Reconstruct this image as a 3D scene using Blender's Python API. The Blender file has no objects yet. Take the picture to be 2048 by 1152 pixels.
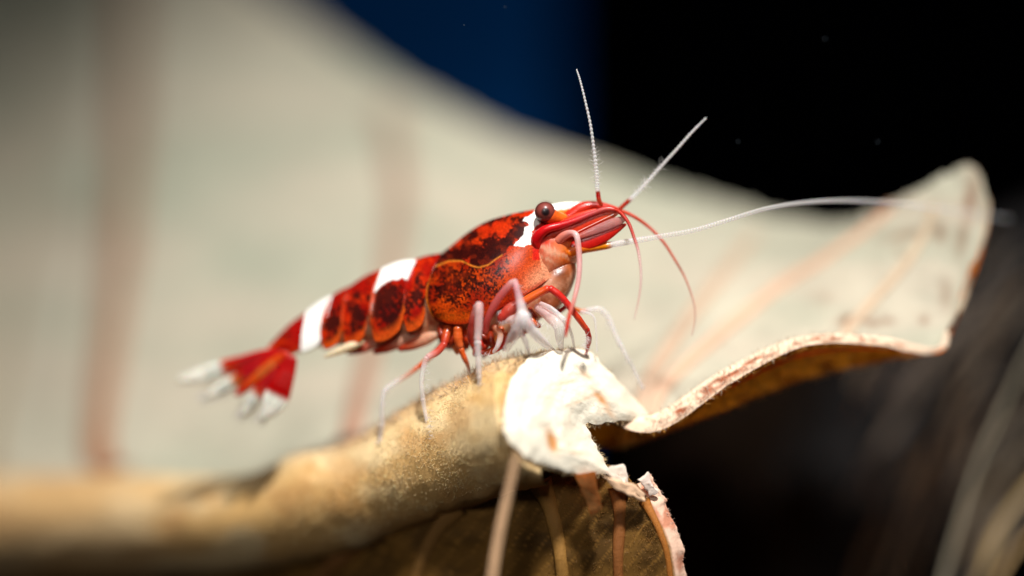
import bpy, math, random
import numpy as np
from mathutils import Vector

random.seed(7)
rng = np.random.default_rng(7)
scene = bpy.context.scene
C = scene.collection

# ------------------------------------------------------------------ camera
# one unit is about 2.6 mm: a macro scene, focal plane 20.5 units wide, 60 units from the lens
D = 60.0
cam_d = bpy.data.cameras.new('camera')
cam_d.sensor_width = 36.0
cam_d.lens = 36.0 * D / 20.48
cam_d.clip_start = 0.5
cam_d.clip_end = 800.0
cam_d.dof.use_dof = True
cam_d.dof.focus_distance = 59.75
cam_d.dof.aperture_fstop = cam_d.lens * 1e-3 / 7.0
cam_d.dof.aperture_blades = 0
cam = bpy.data.objects.new('camera', cam_d)
cam.location = (0, -D, 0)
cam.rotation_euler = (math.radians(90), 0, 0)
C.objects.link(cam)
scene.camera = cam

# ------------------------------------------------------------------ light and exposure
world = bpy.data.worlds.new('World')
scene.world = world
world.use_nodes = True
wb = world.node_tree.nodes['Background']
wb.inputs[0].default_value = (0.75, 0.85, 1.0, 1)
wb.inputs[1].default_value = 0.045

def lamp(name, kind, loc, target, energy, color, **kw):
    l = bpy.data.lights.new(name, kind)
    l.energy = energy
    l.color = color
    for k, v in kw.items():
        setattr(l, k, v)
    o = bpy.data.objects.new(name, l)
    o.location = loc
    o.rotation_euler = (Vector(target) - Vector(loc)).to_track_quat('-Z', 'Y').to_euler()
    C.objects.link(o)
    return o

KEY = lamp('key_strobe', 'SPOT', (7, -38, 54), (-0.5, 1.0, 0.2), 385000, (1.0, 0.975, 0.945),
           spot_size=math.radians(38), spot_blend=1.0, shadow_soft_size=3.2)
FILL = lamp('fill_strobe', 'AREA', (-7, -42, 16), (0.5, 0, -0.2), 5200, (1.0, 0.95, 0.9), size=7.0)

scene.view_settings.view_transform = 'Standard'
scene.view_settings.look = 'None'
scene.view_settings.exposure = 0.0
scene.view_settings.gamma = 1.0
scene.view_settings.use_curve_mapping = False
scene.render.engine = 'CYCLES'
scene.cycles.use_denoising = True
scene.cycles.max_bounces = 6
scene.cycles.transmission_bounces = 4
scene.cycles.transparent_max_bounces = 12
scene.cycles.sample_clamp_indirect = 4.0
scene.cycles.caustics_reflective = False
scene.cycles.caustics_refractive = False

# ------------------------------------------------------------------ helpers
def at(px, py, d):
    """a point of the place, from its bearing in the 2048 x 1152 frame and its distance behind the focal plane"""
    px, py, d = np.asarray(px, float), np.asarray(py, float), np.asarray(d, float)
    k = (D + d) / D
    return np.stack([(px - 1024) / 100 * k, d + 0 * px, (576 - py) / 100 * k], -1)

def lin(r, g, b):
    c = np.array([r, g, b], float) / 255
    return np.where(c <= 0.04045, c / 12.92, ((c + 0.055) / 1.055) ** 2.4)

def cr(P, t):
    """Catmull-Rom through the rows of P, t in 0..n-1"""
    P = np.asarray(P, float)
    n = len(P)
    T = np.empty_like(P)
    T[1:-1] = (P[2:] - P[:-2]) / 2
    T[0] = P[1] - P[0]
    T[-1] = P[-1] - P[-2]
    t = np.clip(np.asarray(t, float), 0, n - 1)
    i = np.minimum(t.astype(int), n - 2)
    f = (t - i).reshape((-1,) + (1,) * (P.ndim - 1))
    h00 = 2 * f**3 - 3 * f**2 + 1
    h10 = f**3 - 2 * f**2 + f
    h01 = -2 * f**3 + 3 * f**2
    h11 = f**3 - f**2
    return h00 * P[i] + h10 * T[i] + h01 * P[i + 1] + h11 * T[i + 1]

_perm = rng.permutation(4096)
_val = rng.random(4096)
def vnoise(x, y, z=0.0):
    x, y, z = np.broadcast_arrays(np.asarray(x, float), np.asarray(y, float), np.asarray(z, float))
    xi, yi, zi = np.floor(x).astype(int), np.floor(y).astype(int), np.floor(z).astype(int)
    xf, yf, zf = x - xi, y - yi, z - zi
    s = lambda a: a * a * (3 - 2 * a)
    u, v, w = s(xf), s(yf), s(zf)
    def h(a, b, c):
        return _val[_perm[(_perm[(_perm[a & 4095] + b) & 4095] + c) & 4095]]
    r = 0
    for dx, wx in ((0, 1 - u), (1, u)):
        for dy, wy in ((0, 1 - v), (1, v)):
            for dz, wz in ((0, 1 - w), (1, w)):
                r = r + h(xi + dx, yi + dy, zi + dz) * wx * wy * wz
    return r
def fbm(x, y, z=0.0, o=4):
    r, a, s = 0, 0.5, 0
    for k in range(o):
        r = r + a * vnoise(x * 2**k + 13.7 * k, y * 2**k + 5.1 * k, np.asarray(z) * 2**k + 9.3 * k)
        s += a
        a *= 0.5
    return r / s
def sstep(a, b, x):
    t = np.clip((x - a) / (b - a), 0, 1)
    return t * t * (3 - 2 * t)
def blob(px, py, cx, cy, rx, ry, ang=0.0):
    c, s = math.cos(math.radians(ang)), math.sin(math.radians(ang))
    dx, dy = px - cx, py - cy
    a, b = (dx * c + dy * s) / rx, (-dx * s + dy * c) / ry
    return np.exp(-(a * a + b * b))
def mixc(a, b, f):
    f = np.asarray(f)[..., None]
    return a * (1 - f) + b * f
def inpoly(px, py, poly):
    poly = np.asarray(poly, float)
    r = np.zeros(np.shape(px), bool)
    j = len(poly) - 1
    for i in range(len(poly)):
        xi, yi = poly[i]
        xj, yj = poly[j]
        c = ((yi > py) != (yj > py)) & (px < (xj - xi) * (py - yi) / (yj - yi + 1e-12) + xi)
        r ^= c
        j = i
    return r

class MB:
    """collects vertices, faces, colours; build() links them as one mesh object"""
    def __init__(s):
        s.v, s.f, s.c, s.a, s.m, s.n = [], [], [], [], [], 0
    def add(s, v, faces, col=None, clear=0.0, mi=0):
        v = np.asarray(v, float).reshape(-1, 3)
        k = len(v)
        col = np.broadcast_to(np.asarray(col if col is not None else (1, 1, 1), float), (k, 3))
        s.v.append(v)
        s.c.append(col)
        s.a.append(np.broadcast_to(np.asarray(clear, float).reshape(-1), (k,)) if np.size(clear) in (1, k) else clear)
        faces = np.asarray(faces, int) + s.n
        s.f.extend(faces.tolist())
        s.m.extend([mi] * len(faces) if np.size(mi) == 1 else list(mi))
        s.n += k
    def grid(s, P, col=None, clear=0.0, closed_u=False, closed_v=False, flip=False, mi=0):
        nu, nv = P.shape[:2]
        col = None if col is None else np.broadcast_to(np.asarray(col, float), (nu, nv, 3)).reshape(-1, 3)
        clear = np.broadcast_to(np.asarray(clear, float), (nu, nv)).reshape(-1)
        iu = np.arange(nu if closed_u else nu - 1)
        iv = np.arange(nv if closed_v else nv - 1)
        a, b = np.meshgrid(iu, iv, indexing='ij')
        a2, b2 = (a + 1) % nu, (b + 1) % nv
        q = np.stack([a * nv + b, a2 * nv + b, a2 * nv + b2, a * nv + b2], -1).reshape(-1, 4)
        if flip:
            q = q[:, ::-1]
        s.add(P.reshape(-1, 3), q, col, clear, mi)
    def build(s, name, mats, parent=None, smooth=True):
        v = np.concatenate(s.v)
        me = bpy.data.meshes.new(name)
        me.from_pydata(v.tolist(), [], s.f)
        col = np.concatenate(s.c)
        at_ = me.attributes.new('Col', 'FLOAT_COLOR', 'POINT')
        at_.data.foreach_set('color', np.concatenate([np.clip(col, 0, 1), np.ones((len(col), 1))], 1).astype(np.float32).ravel())
        al = me.attributes.new('clear', 'FLOAT', 'POINT')
        al.data.foreach_set('value', np.concatenate(s.a).astype(np.float32))
        for m in (mats if isinstance(mats, (list, tuple)) else [mats]):
            me.materials.append(m)
        me.polygons.foreach_set('material_index', np.array(s.m, np.int32))
        me.polygons.foreach_set('use_smooth', np.full(len(me.polygons), smooth))
        me.update()
        o = bpy.data.objects.new(name, me)
        C.objects.link(o)
        if parent is not None:
            o.parent = parent
            o.matrix_parent_inverse = parent.matrix_basis.inverted()
        return o

def empty(name, loc, label, cat, group=None):
    o = bpy.data.objects.new(name, None)
    o.location = loc
    o.empty_display_size = 0.5
    C.objects.link(o)
    o['label'] = label
    o['category'] = cat
    if group:
        o['group'] = group
    return o

# ------------------------------------------------------------------ materials
def material(name, rough=0.5, spec=0.3, transl=0.0, transl_tint=(1, 1, 1), glass=False, sss=0.0, noise=None, bump=None,
             color=None, coat=0.0, sheen=0.0, mask=False):
    m = bpy.data.materials.new(name)
    m.use_nodes = True
    nt = m.node_tree
    N, L = nt.nodes, nt.links
    p = N['Principled BSDF']
    out = N['Material Output']
    tc = N.new('ShaderNodeTexCoord')
    if color is None:
        a = N.new('ShaderNodeAttribute')
        a.attribute_name = 'Col'
        csock = a.outputs['Color']
    else:
        r = N.new('ShaderNodeRGB')
        r.outputs[0].default_value = (*color, 1)
        csock = r.outputs[0]
    for (sc, lo, hi, st) in (noise or []):
        tx = N.new('ShaderNodeTexNoise')
        tx.inputs['Scale'].default_value = sc
        tx.inputs['Detail'].default_value = 4
        L.new(tc.outputs['Object'], tx.inputs['Vector'])
        mr = N.new('ShaderNodeMapRange')
        mr.inputs['From Min'].default_value = 0.3
        mr.inputs['From Max'].default_value = 0.7
        mr.inputs['To Min'].default_value = lo
        mr.inputs['To Max'].default_value = hi
        L.new(tx.outputs['Fac'], mr.inputs['Value'])
        mx = N.new('ShaderNodeMix')
        mx.data_type = 'RGBA'
        mx.blend_type = 'MULTIPLY'
        mx.inputs['Factor'].default_value = st
        if mask:
            ka = N.new('ShaderNodeAttribute')
            ka.attribute_name = 'clear'
            km = N.new('ShaderNodeMath')
            km.operation = 'MULTIPLY_ADD'
            km.inputs[1].default_value = -st
            km.inputs[2].default_value = st
            L.new(ka.outputs['Fac'], km.inputs[0])
            L.new(km.outputs[0], mx.inputs['Factor'])
        L.new(csock, mx.inputs['A'])
        L.new(mr.outputs['Result'], mx.inputs['B'])
        csock = mx.outputs['Result']
    L.new(csock, p.inputs['Base Color'])
    p.inputs['Roughness'].default_value = rough
    p.inputs['Specular IOR Level'].default_value = spec
    p.inputs['Coat Weight'].default_value = coat
    p.inputs['Coat Roughness'].default_value = 0.12
    p.inputs['Sheen Weight'].default_value = sheen
    if sss:
        p.inputs['Subsurface Weight'].default_value = sss
        p.inputs['Subsurface Radius'].default_value = (1.0, 0.35, 0.2)
        p.inputs['Subsurface Scale'].default_value = 0.12
    nrm = None
    for (sc, st, dist) in (bump or []):
        tx = N.new('ShaderNodeTexNoise')
        tx.inputs['Scale'].default_value = sc
        tx.inputs['Detail'].default_value = 5
        L.new(tc.outputs['Object'], tx.inputs['Vector'])
        b = N.new('ShaderNodeBump')
        b.inputs['Strength'].default_value = st
        b.inputs['Distance'].default_value = dist
        L.new(tx.outputs['Fac'], b.inputs['Height'])
        if nrm is not None:
            L.new(nrm, b.inputs['Normal'])
        nrm = b.outputs['Normal']
    if nrm is not None:
        L.new(nrm, p.inputs['Normal'])
    sh = p.outputs[0]
    if transl:
        t = N.new('ShaderNodeBsdfTranslucent')
        mt = N.new('ShaderNodeMix')
        mt.data_type = 'RGBA'
        mt.blend_type = 'MULTIPLY'
        mt.inputs['Factor'].default_value = 1.0
        mt.inputs['B'].default_value = (*transl_tint, 1)
        L.new(csock, mt.inputs['A'])
        L.new(mt.outputs['Result'], t.inputs['Color'])
        ms = N.new('ShaderNodeMixShader')
        ms.inputs[0].default_value = transl
        L.new(sh, ms.inputs[1])
        L.new(t.outputs[0], ms.inputs[2])
        sh = ms.outputs[0]
    if glass:
        g = N.new('ShaderNodeBsdfTransparent')
        gm = N.new('ShaderNodeMix')
        gm.data_type = 'RGBA'
        gm.inputs['Factor'].default_value = 0.55
        gm.inputs['B'].default_value = (1, 1, 1, 1)
        L.new(csock, gm.inputs['A'])
        L.new(gm.outputs['Result'], g.inputs['Color'])
        ca = N.new('ShaderNodeAttribute')
        ca.attribute_name = 'clear'
        ms = N.new('ShaderNodeMixShader')
        lw = N.new('ShaderNodeLayerWeight')
        lw.inputs['Blend'].default_value = 0.35
        k1 = N.new('ShaderNodeMath')
        k1.operation = 'MULTIPLY_ADD'
        k1.inputs[1].default_value = -0.8
        k1.inputs[2].default_value = 1.15
        L.new(lw.outputs['Facing'], k1.inputs[0])
        k2 = N.new('ShaderNodeMath')
        k2.operation = 'MULTIPLY'
        k2.use_clamp = True
        L.new(k1.outputs[0], k2.inputs[0])
        L.new(ca.outputs['Fac'], k2.inputs[1])
        L.new(k2.outputs[0], ms.inputs[0])
        L.new(sh, ms.inputs[1])
        L.new(g.outputs[0], ms.inputs[2])
        sh = ms.outputs[0]
    L.new(sh, out.inputs['Surface'])
    return m

M = {}
M['shell'] = material('shrimp_shell', rough=0.24, spec=0.28, transl=0.05, sss=0.05, coat=0.06, mask=True,
                      noise=[(9, 0.65, 1.25, 0.5), (26, 0.4, 1.45, 0.6), (64, 0.35, 1.5, 0.7)], bump=[(40, 0.1, 0.02)])
M['flesh'] = material('shrimp_flesh', rough=0.3, spec=0.45, transl=0.25, sss=0.25, coat=0.2, glass=True,
                      noise=[(12, 0.75, 1.2, 0.5), (45, 0.8, 1.15, 0.4)], bump=[(20, 0.2, 0.02)])
M['limb'] = material('shrimp_limb', rough=0.25, spec=0.5, transl=0.3, sss=0.15, coat=0.3, glass=True,
                     noise=[(25, 0.8, 1.12, 0.4)], bump=[(30, 0.2, 0.015)])
M['eye'] = material('shrimp_eye', rough=0.38, spec=0.4, coat=0.12, noise=[(60, 0.7, 1.3, 0.5)], bump=[(55, 0.12, 0.01)])
M['seta'] = material('seta', rough=0.3, spec=0.5, transl=0.4, color=(0.9, 0.86, 0.84))
M['blade'] = material('leaf_blade', rough=0.6, spec=0.25, transl=0.36, transl_tint=(1.0, 0.9, 0.66),
                      noise=[(0.45, 0.84, 1.06, 0.55), (1.6, 0.84, 1.06, 0.5), (7, 0.9, 1.07, 0.4)], bump=[(9, 0.25, 0.05), (40, 0.2, 0.02)])
M['under'] = material('leaf_underside', rough=0.7, spec=0.2, transl=0.85, transl_tint=(1.3, 1.0, 0.5),
                      noise=[(5, 0.6, 1.3, 0.6), (30, 0.7, 1.2, 0.5)], bump=[(14, 0.5, 0.06), (60, 0.3, 0.02)])
M['felt'] = material('leaf_felt', rough=0.55, spec=0.3, transl=0.0,
                     noise=[(3, 0.82, 1.12, 0.5), (26, 0.8, 1.15, 0.45)], bump=[(10, 0.25, 0.05), (70, 0.6, 0.025)])
M['cut'] = material('leaf_cut_face', rough=0.75, spec=0.15, noise=[(10, 0.88, 1.08, 0.5)], bump=[(18, 0.25, 0.04), (60, 0.25, 0.015)])
M['fuzz'] = material('leaf_fuzz', rough=0.35, spec=0.5, transl=0.35)

# ------------------------------------------------------------------ setting: tank wall, floor
def quad_sheet(name, P, mat_, nu=2, nv=2):
    P = np.asarray(P, float)
    u, v = np.linspace(0, 1, nu), np.linspace(0, 1, nv)
    uu, vv = np.meshgrid(u, v, indexing='ij')
    G = (P[0] * ((1 - uu) * (1 - vv))[..., None] + P[1] * (uu * (1 - vv))[..., None]
         + P[2] * (uu * vv)[..., None] + P[3] * ((1 - uu) * vv)[..., None])
    b = MB()
    b.grid(G)
    return b.build(name, mat_)

M['wall'] = material('tank_wall_black', rough=0.9, spec=0.0, color=(0.0012, 0.0013, 0.002))
M['blue'] = material('tank_panel_blue', rough=0.9, spec=0.02, color=(0.003, 0.075, 0.29), noise=[(0.15, 0.8, 1.15, 0.5)])
M['floor'] = material('tank_floor', rough=0.9, spec=0.0, color=(0.008, 0.006, 0.004), noise=[(1.5, 0.3, 1.6, 0.8), (0.4, 0.5, 1.4, 0.7)],
                      bump=[(2, 0.8, 0.4)])
w = quad_sheet('back_wall', [(-60, 46, -20), (70, 46, -20), (70, 46, 40), (-60, 46, 40)], M['wall'])
w['kind'] = 'structure'
w['label'] = 'black back wall of the tank'
p0, p1 = at(400, 500, 34), at(1120, 500, 27)
w = quad_sheet('blue_wall_panel', [(p0[0], p0[1], -8), (p1[0], p1[1], -8), (p1[0], p1[1], 16), (p0[0], p0[1], 16)], M['blue'])
w['kind'] = 'structure'
w['label'] = 'deep blue panel of the tank background behind the leaf'
f = quad_sheet('tank_floor', [(-60, -30, -11), (70, -30, -11), (70, 46, -11), (-60, 46, -11)], M['floor'])
f['kind'] = 'structure'
f['label'] = 'dark floor of the tank'

# ------------------------------------------------------------------ the leaf
leaf = empty('dried_leaf', tuple(at(1050, 1400, 0.5)), 'pale dried leaf with thick felted midrib broken off white, under the shrimp', 'leaf')

COLS = [  # each rib from the midrib (or broken edge) down into the trough and up to the outer margin
    [(-300, 985, 9.4), (-300, 950, 10.6), (-300, 860, 13.5), (-300, 420, 19), (-280, -260, 27)],
    [(0, 970, 7.4), (0, 935, 8.7), (5, 870, 10.8), (40, 420, 16.5), (80, -260, 25)],
    [(240, 968, 5.4), (228, 940, 6.6), (195, 880, 8.4), (250, 420, 14), (262, -220, 22)],
    [(480, 965, 3.6), (476, 945, 4.8), (470, 860, 6.6), (510, 420, 12), (470, -70, 19)],
    [(700, 900, 2.1), (694, 890, 3.3), (712, 820, 5.0), (792, 430, 9.8), (725, 120, 15)],
    [(950, 765, 0.9), (950, 850, 2.3), (960, 760, 3.8), (1000, 480, 7.8), (985, 258, 12)],
    [(1190, 800, 0.9), (1200, 882, 1.6), (1180, 745, 3.0), (1235, 520, 6.3), (1265, 354, 10)],
    [(1300, 830, 0.35), (1292, 862, 1.2), (1335, 730, 2.6), (1420, 540, 4.8), (1480, 414, 8)],
    [(1450, 738, 0.35), (1440, 812, 1.35), (1470, 700, 2.7), (1560, 540, 4.2), (1650, 446, 6)],
    [(1600, 674, 0.6), (1600, 752, 1.6), (1610, 655, 2.5), (1690, 520, 3.5), (1750, 424, 4.4)],
    [(1750, 672, 0.9), (1750, 716, 1.7), (1752, 640, 2.2), (1800, 500, 2.9), (1842, 374, 3.5)],
    [(1868, 695, 1.3), (1874, 690, 1.6), (1888, 635, 1.9), (1910, 480, 2.4), (1912, 338, 3.1)],
    [(1893, 660, 1.5), (1908, 630, 1.65), (1932, 575, 1.8), (1962, 460, 2.3), (1945, 334, 2.9)],
    [(1912, 630, 1.6), (1925, 600, 1.7), (1946, 540, 1.9), (1974, 420, 2.3), (1965, 360, 2.7)],
]
COLS = np.array(COLS, float)
NU, NV = 300, 110
uu = np.linspace(0, len(COLS) - 1, NU)
vv = np.linspace(0, 4, NV)
def blade_px(u, v):
    """u column index, v 0..4: (px, py, d)"""
    u, v = np.atleast_1d(u), np.atleast_1d(v)
    G = cr(COLS.transpose(1, 0, 2), v)                      # (v, cols, 3)
    return cr(G.transpose(1, 0, 2), u)                      # (u, v, 3)
BP = blade_px(uu, vv)
wob = (fbm(BP[..., 0] / 160, BP[..., 1] / 160, BP[..., 2] / 3) - 0.5)
BP[..., 2] += wob * 0.5 * sstep(0.3, 1.5, vv)[None, :]
edge_rag = (vnoise(uu * 9, 0.3) - 0.5) * 10 + (vnoise(uu * 30, 4.3) - 0.5) * 5
BP[..., 1] += (edge_rag[:, None] * np.exp(-(4 - vv) * 3)[None, :])
BW = at(BP[..., 0], BP[..., 1], BP[..., 2])
def normals(G):
    du = np.gradient(G, axis=0)
    dv = np.gradient(G, axis=1)
    n = np.cross(du, dv)
    return n / (np.linalg.norm(n, axis=-1, keepdims=True) + 1e-9)
BN = normals(BW)
if BN[150, 60, 1] > 0:
    BN = -BN
thick = 0.07 + 0.30 * np.exp(-vv / 0.35)[None, :] * (np.interp(uu, [0, 5, 7, 8, 9, 10.5, 11, 13], [.5, .6, 1.0, .95, .6, .4, .2, .1]))[:, None]
BU = BW - BN * thick[..., None]

px, py = BP[..., 0], BP[..., 1]
pale, green, cream, brown = lin(214, 208, 185), lin(198, 199, 176), lin(226, 213, 190), lin(140, 84, 46)
col = mixc(np.broadcast_to(pale, px.shape + (3,)), green, sstep(0.42, 0.6, fbm(px / 420, py / 130, 0)))
col = mixc(col, cream, sstep(0.5, 0.68, fbm(px / 300 + 7, py / 70 + 3, 1)) * 0.7)
col = mixc(col, lin(214, 204, 182), .35 * sstep(1250, 1450, px))
st = 0
for (cx, cy, rx, ry, a, s) in [(1695, 640, 20, 9, -20, .8), (1745, 645, 22, 9, 5, .6), (1775, 642, 14, 7, 0, .6), (1848, 640, 9, 9, 0, .5),
                               (1815, 468, 45, 10, -12, .45), (1880, 465, 14, 22, 0, .45), (1800, 500, 9, 14, 0, .3), (1940, 400, 14, 60, 8, .55),
                               (1925, 470, 12, 40, 10, .4), (1890, 590, 12, 30, 0, .3), (1650, 595, 20, 10, 0, .25), (165, 435, 30, 25, 0, .35)]:
    st = np.maximum(st, s * blob(px, py, cx, cy, rx, ry, a))
st = st * (0.8 + 1.0 * fbm(px / 25, py / 25, 2))
col = mixc(col, brown, np.clip(st, 0, 0.9))
rim = np.exp(-(vv[None, :] / np.interp(uu, [0, 3.6, 5], [.75, .6, .12])[:, None]) ** 1.5) + 0 * px
col = mixc(col, lin(208, 178, 138), np.clip(rim, 0, 1) * (0.75 * (px < 1250) + 0.15))
ucol = mixc(np.broadcast_to(lin(226, 172, 84), px.shape + (3,)), lin(166, 108, 44), sstep(0.45, 0.65, fbm(px / 40, py / 40, 5)))
ecol = mixc(np.broadcast_to(lin(238, 214, 190), px.shape[:1] + (3,)), lin(178, 108, 72), np.interp(uu, [0, 6.8, 7.3, 8.6, 9.4, 10.2, 11], [0, 0, .3, .3, .25, .2, 0]))

b = MB()
b.grid(BW, col, flip=True, mi=0)
b.grid(BU, ucol, mi=1)
def edge_strip(A, B, colmid, n=7, bulge=0.05, nrm=None):
    t = np.linspace(0, 1, n)
    G = A[:, None] * (1 - t)[None, :, None] + B[:, None] * t[None, :, None]
    return G
NE = 9
t = np.linspace(0, 1, NE)
E = BW[:, 0][:, None] * (1 - t)[None, :, None] + BU[:, 0][:, None] * t[None, :, None]
out = BW[:, 0] - BW[:, 1]
out /= np.linalg.norm(out, axis=-1, keepdims=True) + 1e-9
rel = (fbm(uu[:, None] * 8, t[None, :] * 3, 3) - 0.5) * 0.05 + 0.04
E = E + out[:, None] * (rel * np.sin(np.pi * t)[None, :] * np.interp(uu, [0, 7, 10, 12], [1, 1, .5, .2])[:, None])[..., None]
fib = sstep(0.42, 0.62, fbm(uu[:, None] * 10, t[None, :] * 4.5 + uu[:, None] * 0.8, 8)) * np.sin(np.pi * t)[None, :] ** 0.5 * sstep(.12, .4, t)[None, :]
amt = np.interp(uu, [0, 7.0, 7.3, 8.2, 8.8, 9.2, 10.4, 11.2], [.2, .2, 1, 1, .7, 1.0, .9, .1])[:, None]
EC = mixc(np.broadcast_to(lin(236, 208, 180), E.shape), lin(150, 78, 44), np.clip(fib * amt, 0, 1))
b.grid(E, EC, mi=2)
t2 = np.linspace(0, 1, 3)
for a_, b_, fl in ((BW[:, -1], BU[:, -1], True), (BW[-1], BU[-1], True), (BW[0], BU[0], False)):
    b.grid(a_[:, None] * (1 - t2)[None, :, None] + b_[:, None] * t2[None, :, None], lin(222, 196, 165), mi=0, flip=fl)
blade = b.build('upper_blade', [M['blade'], M['under'], M['cut']], leaf)
blade['label'] = 'pale upper half of the blade rising behind the shrimp'

def ribbon(P, r, col_, name, parent, mat_, N_=None, flat=0.6, ring=10):
    """a tapered round cord along world points P with radii r"""
    P = np.asarray(P, float)
    r = np.broadcast_to(np.asarray(r, float), (len(P),))
    T = np.gradient(P, axis=0)
    T /= np.linalg.norm(T, axis=1, keepdims=True) + 1e-9
    N_ = np.broadcast_to(np.array([0, -1, 0.0]), P.shape) if N_ is None else N_
    S = np.cross(T, N_)
    S /= np.linalg.norm(S, axis=1, keepdims=True) + 1e-9
    U = np.cross(S, T)
    a = np.linspace(0, 2 * np.pi, ring, endpoint=False)
    G = P[:, None] + (S[:, None] * np.cos(a)[None, :, None] + U[:, None] * (np.sin(a) * flat)[None, :, None]) * r[:, None, None]
    b = MB()
    b.grid(G, col_ if np.ndim(col_) < 2 else np.asarray(col_)[:, None], closed_v=True)
    b.add(np.array([P[0], P[-1]]), [], col_ if np.ndim(col_) < 2 else np.asarray(col_)[[0, -1]])
    k, n = len(P), ring
    for j in range(ring):
        b.f.append([(j + 1) % n, j, k * n])
        b.f.append([(k - 1) * n + j, (k - 1) * n + (j + 1) % n, k * n + 1])
        b.m += [0, 0]
    return b.build(name, mat_, parent)

def vein_on_blade(us, vs, r0, r1, c0, c1, n=50, lift=0.0):
    t = np.linspace(0, len(us) - 1, n)
    u_ = cr(np.array(us, float)[:, None], t)[:, 0]
    v_ = cr(np.array(vs, float)[:, None], t)[:, 0]
    Q = np.array([blade_px(a, c)[0, 0] for a, c in zip(u_, v_)])
    iu = np.clip(np.round(u_ / (len(COLS) - 1) * (NU - 1)).astype(int), 0, NU - 1)
    iv = np.clip(np.round(v_ / 4 * (NV - 1)).astype(int), 0, NV - 1)
    P = BW[iu, iv]
    for k in range(3):
        P[1:-1] = (P[:-2] + 2 * P[1:-1] + P[2:]) / 4
    f = np.linspace(0, 1, n)
    colr = mixc(np.broadcast_to(lin(*c0), (n, 3)), lin(*c1), f)
    return ribbon(P + BN[iu, iv] * lift, r0 + (r1 - r0) * f, colr, 'vein', blade, M['blade'], BN[iu, iv], flat=0.55)
vein_on_blade([1.98, 2.0, 2.0, 2.02], [0.9, 2, 3, 4], 0.34, 0.36, (196, 138, 100), (140, 112, 92))
vein_on_blade([3.95, 4.0, 4.02, 4.1], [0.8, 2, 3, 3.7], 0.26, 0.26, (208, 158, 132), (176, 154, 134))
vein_on_blade([6.75, 6.85, 7.2, 7.3], [1.2, 2, 3, 3.6], 0.2, 0.16, (232, 200, 172), (204, 184, 160))
vein_on_blade([7.05, 7.05, 8.0, 8.6, 9.4], [0.9, 1.7, 2.6, 3.1, 3.95], 0.17, 0.15, (242, 208, 180), (226, 182, 150))
vein_on_blade([9.3, 9.6, 10.3, 10.45], [0.5, 1.8, 3, 3.6], 0.14, 0.08, (236, 208, 180), (222, 200, 168))
vein_on_blade([0.9, 0.92, 1.0, 1.05], [0.9, 2, 3, 4], 0.2, 0.2, (190, 170, 140), (150, 135, 112))
# vein seen on the underside of the broken edge
iu = np.arange(168, 262)
iv = 7
Pv = BU[iu, iv]
ribbon(Pv - BN[iu, iv] * 0.01, np.interp(iu, [168, 200, 262], [.05, .07, .03]), lin(255, 206, 110), 'vein', blade, M['under'], BN[iu, iv])

# --- midrib: thick felted rib, running from the left back to the broken end at the right front
MID = np.array([  # px, py, d, half height (px), half depth
    (-320, 1052, 9.6, 94, 1.1), (0, 1044, 7.4, 92, 1.1), (250, 1044, 5.4, 90, 1.05), (480, 1036, 3.6, 86, 1.0), (600, 1008, 2.6, 96, 0.98),
    (700, 985, 1.9, 98, 0.95), (800, 935, 1.25, 108, 1.0), (900, 888, 0.6, 118, 1.08), (1000, 848, -0.2, 122, 1.18), (1092, 830, -0.8, 122, 1.2)], float)
nM = 240
tm = np.linspace(0, len(MID) - 1, nM)
mm = cr(MID, tm)
ring = 72
ang = np.linspace(0, 2 * np.pi, ring, endpoint=False)     # 0 = top, 90 = camera side
mp = np.zeros((nM, ring, 3))
nz = fbm(tm[:, None] * 2.2, np.cos(ang)[None] * 1.3 + 5, np.sin(ang)[None] * 1.3) - 0.5
nz2 = fbm(tm[:, None] * 9, np.cos(ang)[None] * 4 + 5, np.sin(ang)[None] * 4 + 2) - 0.5
rr = 1 + nz * 0.12 + nz2 * 0.03
# a ridge where the upper blade leaves the rib, then a shallow groove
ridge = 0.05 * np.exp(-((ang - 0.35) / 0.18) ** 2)[None] - 0.06 * np.exp(-((ang - 0.85) / 0.25) ** 2)[None]
rr = rr + ridge
low = np.clip(-np.cos(ang), 0, 1)[None] ** 2
mp[..., 0] = mm[:, None, 0] - np.sin(ang)[None] * 18
mp[..., 1] = mm[:, None, 1] - np.cos(ang)[None] * mm[:, None, 3] * rr + low * 22
mp[..., 2] = mm[:, None, 2] - np.sin(ang)[None] * mm[:, None, 4] * rr + low * 0.15
def cut_d(px, py):
    return -0.8 + (px - 1110) / 100 * 0.72 + (850 - py) / 100 * 0.42
behind = cut_d(mp[..., 0], mp[..., 1]) + 0.10
mp[..., 2] = np.where(mp[..., 0] > 985, np.maximum(mp[..., 2], behind), mp[..., 2])
MWld = at(mp[..., 0], mp[..., 1], mp[..., 2])
gold, tan, dk = lin(218, 174, 110), lin(236, 207, 156), lin(192, 140, 80)
mcol = mixc(np.broadcast_to(gold, mp.shape), tan, sstep(.4, .65, fbm(mp[..., 0] / 120, mp[..., 1] / 60, 1)))
mcol = mixc(mcol, dk, 0.6 * sstep(.5, .75, fbm(mp[..., 0] / 70 + 9, mp[..., 1] / 55, 4)))
mcol = mixc(mcol, lin(196, 122, 62), 0.55 * np.exp(-((ang - 0.15) / 0.35) ** 2)[None] * sstep(0.35, .6, fbm(mp[..., 0] / 90, mp[..., 1] / 90, 7)))
mcol = mixc(mcol, lin(184, 150, 108), (sstep(520, 180, mp[..., 0]) * 0.6))  # darker toward the left end: light falloff put into the colour
b = MB()
b.grid(MWld, mcol, closed_v=True, flip=True)
midrib = b.build('midrib', M['felt'], leaf)
midrib['label'] = 'thick golden felted midrib the shrimp stands on'

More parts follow.
